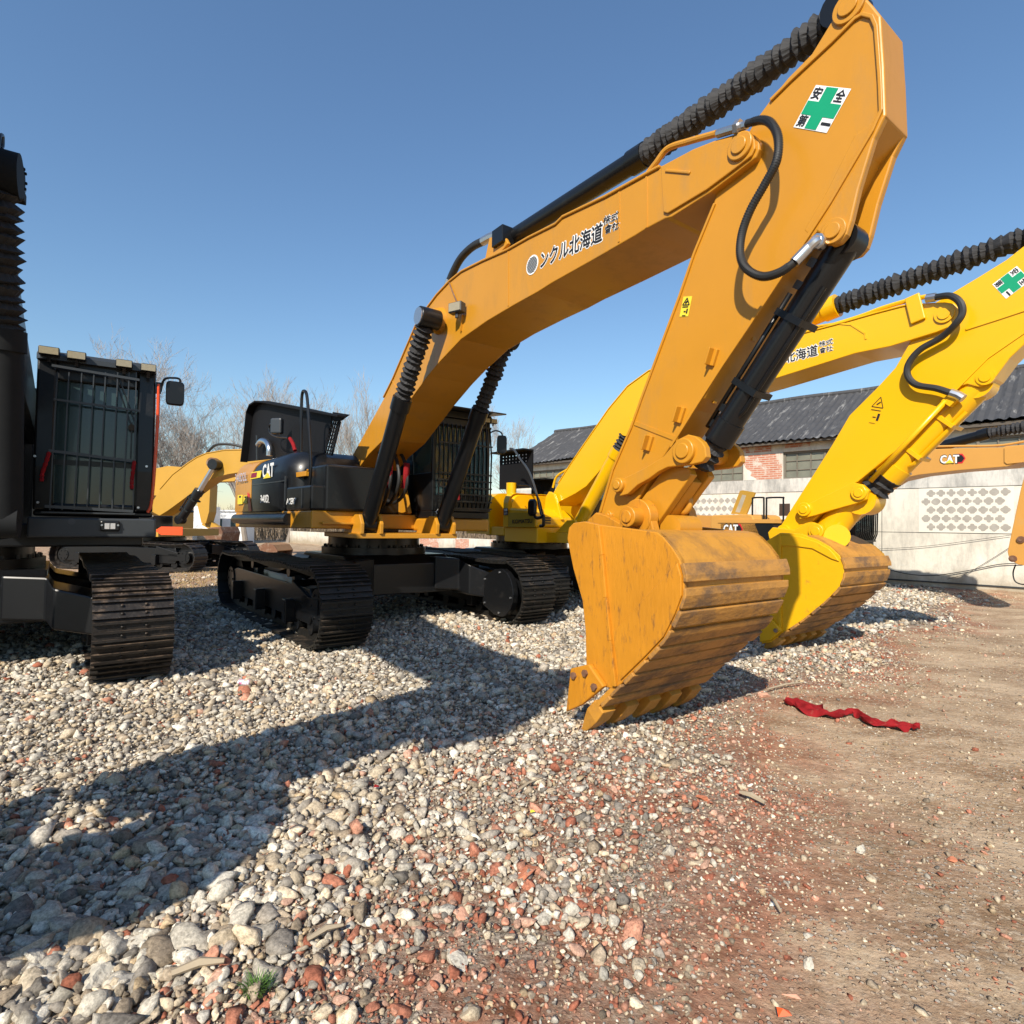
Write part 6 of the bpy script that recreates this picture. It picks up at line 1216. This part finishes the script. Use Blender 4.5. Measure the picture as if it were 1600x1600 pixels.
# can
Cn = gp(382, 1074); g = MB(); ax_ = np.array([.98, -.15, .0]); c = Cn+np.array([0, 0, .035]); g.tube([c-ax_*.058, c-ax_*.052, c+ax_*.052, c+ax_*.058], .032, 20, [.026, .032, .032, .026], smooth=True)
o = g.build('drink_can', mat('can_print', (.72, .66, .70), .3, metal=.2, var=.1, dirt=(.5, .12, .25), dscale=26, dlo=.5, dhi=.55), None, label='crushed pale pink and white drink can on the gravel', category='can')
# sticks and scraps
WD = mat('weathered_wood', (.36, .29, .20), .9, var=.25, scale=10)
for k, (x0, y0, x1, y1, r0, lb_) in enumerate(((268, 1542, 350, 1524, .016, 'flat grey wooden stick among the stones at bottom left'), (480, 1486, 536, 1464, .012, 'short wooden stick among the pale stones left of centre'), (803, 1243, 846, 1221, .008, 'pale curved splinter on the gravel below the bucket tooth'), (1200, 1086, 1255, 1073, .012, 'bleached stick just left of the red cloth'), (1195, 1262, 1155, 1248, .014, 'flat grey splinter on the brick rubble at centre right'), (1785-565, 1432, 1205, 1412, .008, 'small wooden chip on the brown soil'))):
    a, b = gp(x0, y0)+np.array([0, 0, .035]), gp(x1, y1)+np.array([0, 0, .04]); g = MB(); m_ = (a+b)/2+np.array([.0, .01, .008]); g.tube([a, m_, b], r0, 5, [r0*.7, r0, r0*.5], smooth=False); g.build('stick', WD, None, .0, label=lb_, category='stick', group='sticks on the ground')
# larger loose stones and brick pieces one can count
def rock(x, y, r0, m, nm, lb_, seed, blocky=False, grp=None):
    r0 *= .68 if blocky else .85
    V, F_ = stone_shapes(3, 1, seed); V = V*(1+.05*np.sin(V[..., :1]*7+seed)*np.sin(V[..., 1:2]*6+1)*np.sin(V[..., 2:]*8)); v = V[0]*r0
    if blocky: v[:, 2] *= .7; v[:, 0] *= 1.25
    a = seed*1.7; R_ = np.array([[math.cos(a), -math.sin(a), 0], [math.sin(a), math.cos(a), 0], [0, 0, 1]]); c = gp(x, y); v = v@R_.T+c+np.array([0, 0, r0*.35]); g = MB(); g.add(v, [tuple(q) for q in F_.tolist()]); g.build(nm, m, None, label=lb_, category='brick' if nm == 'brick_piece' else 'stone', group=grp or ('loose brick pieces' if nm == 'brick_piece' else 'larger loose stones'))
BP = mat('brick_piece', (.52, .185, .095), .9, var=.2, scale=14, bump=.5, bscale=40, dirt=(.50, .36, .26), dscale=18, dlo=.55, dhi=.7, damt=.6); BP2 = mat('pink_brick_piece', (.56, .30, .20), .9, var=.2, scale=14, bump=.5, bscale=40)
PS = mat('pale_stone', (.50, .46, .38), .9, var=.3, scale=20, bump=.8, bscale=50, dirt=(.24, .21, .17), dscale=40, dlo=.52, dhi=.62); GS = mat('grey_stone', (.30, .28, .25), .9, var=.2, scale=16, bump=.6, bscale=30)
for i, (x, y, r0, m, lb_) in enumerate(((262, 1455, .045, BP2, 'orange-pink brick piece beside the lower edge of the shadow at left'), (131, 1310, .05, BP, 'brick piece lying in the middle of the left shadow'), (524, 1305, .035, BP, 'brick piece near the point of light gravel at left centre'), (724, 1428, .035, BP2, 'squarish orange brick piece at bottom centre'), (822, 1362, .06, BP, 'dark red brick lump at bottom centre'), (450, 1535, .045, BP2, 'pinkish brick piece at bottom centre left'), (716, 1207, .05, BP, 'red brick piece on gravel below the shadow'), (1489, 1348, .036, BP, 'orange brick piece alone on the brown soil at right'), (1440, 1388, .022, BP2, 'small pink pebble of brick on the brown soil'), (1239, 1550, .025, BP2, 'angular brick chip near the bottom edge'), (855, 1255, .05, BP, 'cluster brick piece below the bucket tooth'), (1195, 1092, .06, BP2, 'pink brick piece next to the red cloth'), (988, 1278, .035, BP2, 'pale orange brick piece on the rubble'), (1098, 1250, .05, BP, 'orange brick lump on the rubble right of centre'))):
    rock(x, y, r0, m, 'brick_piece', lb_, 50+i, True)
for i, (x, y, r0, m, lb_) in enumerate(((596, 1487, .042, PS, 'round cream stone at bottom centre'), (712, 1506, .045, PS, 'blocky cream stone on brown soil at bottom centre'), (628, 1165, .06, GS, 'brown stone at the lower edge of the long shadow'), (592, 1274, .05, GS, 'smooth grey-brown stone left of centre'), (490, 1356, .05, GS, 'dull grey stone on the light gravel'), (1345, 1331, .04, PS, 'pale flat stone on the brown soil'), (1264, 1503, .032, PS, 'pale oval stone near the bottom right'), (118, 1500, .05, GS, 'large grey stone near the bottom left corner'), (60, 1512, .055, PS, 'large speckled stone at the bottom left'), (215, 1487, .045, PS, 'rounded speckled stone at bottom left'), (150, 1537, .05, PS, 'broad whitish stone in the bottom left heap'), (190, 1548, .045, GS, 'grey stone in the bottom left heap'), (262, 1532, .036, PS, 'porous white stone left of the wooden stick'))):
    rock(x, y, r0, m, 'stone', lb_, 80+i)
# grass tuft
g = MB(); c = gp(400, 1562); r_ = random.Random(2)
for k in range(170):
    a = r_.uniform(0, 6.28); rr = abs(r_.gauss(0, .022)); b0 = c+np.array([math.cos(a)*rr, math.sin(a)*rr, .02]); ln = r_.uniform(.02, .06); d = np.array([math.cos(a)*.5+r_.gauss(0, .3), math.sin(a)*.5+r_.gauss(0, .3), 1.2]); d /= np.linalg.norm(d); q = np.array([-math.sin(a), math.cos(a), 0])*.002
    g.add([b0-q, b0+q, b0+d*ln*.6+q*.7+np.array([0, 0, 0]), b0+d*ln+np.array([math.cos(a), math.sin(a), -.3])*.012, b0+d*ln*.6-q*.7], [(0, 1, 2, 3, 4)])
g.build('grass_tuft', mat('green_blades', (.10, .20, .035), .6, var=.4, scale=30), None, label='small green grass tuft between the stones at the bottom', category='grass')
for (x, y, sx, m, lb_) in ((1224, 1590, .02, mat('orange_scrap', (.8, .10, .02), .5), 'bright orange plastic scrap at the bottom edge'), (832, 1270, .012, mat('yellow_scrap', (.8, .75, .03), .5), 'tiny yellow plastic scrap below the bucket tooth'), (588, 1240, .016, RD, 'small red scrap on the light gravel')):
    c = gp(x, y)+np.array([0, 0, .03]); g = MB(); g.add([c+np.array(q)*sx for q in ((-1, -.5, 0), (1, -.7, .4), (1.1, .5, .2), (-.7, .8, .5), (0, .1, .8))], [(0, 1, 4), (1, 2, 4), (2, 3, 4), (3, 0, 4)]); g.build('plastic_scrap', m, None, label=lb_, category='litter', group='scraps of litter')
print('tris ok')
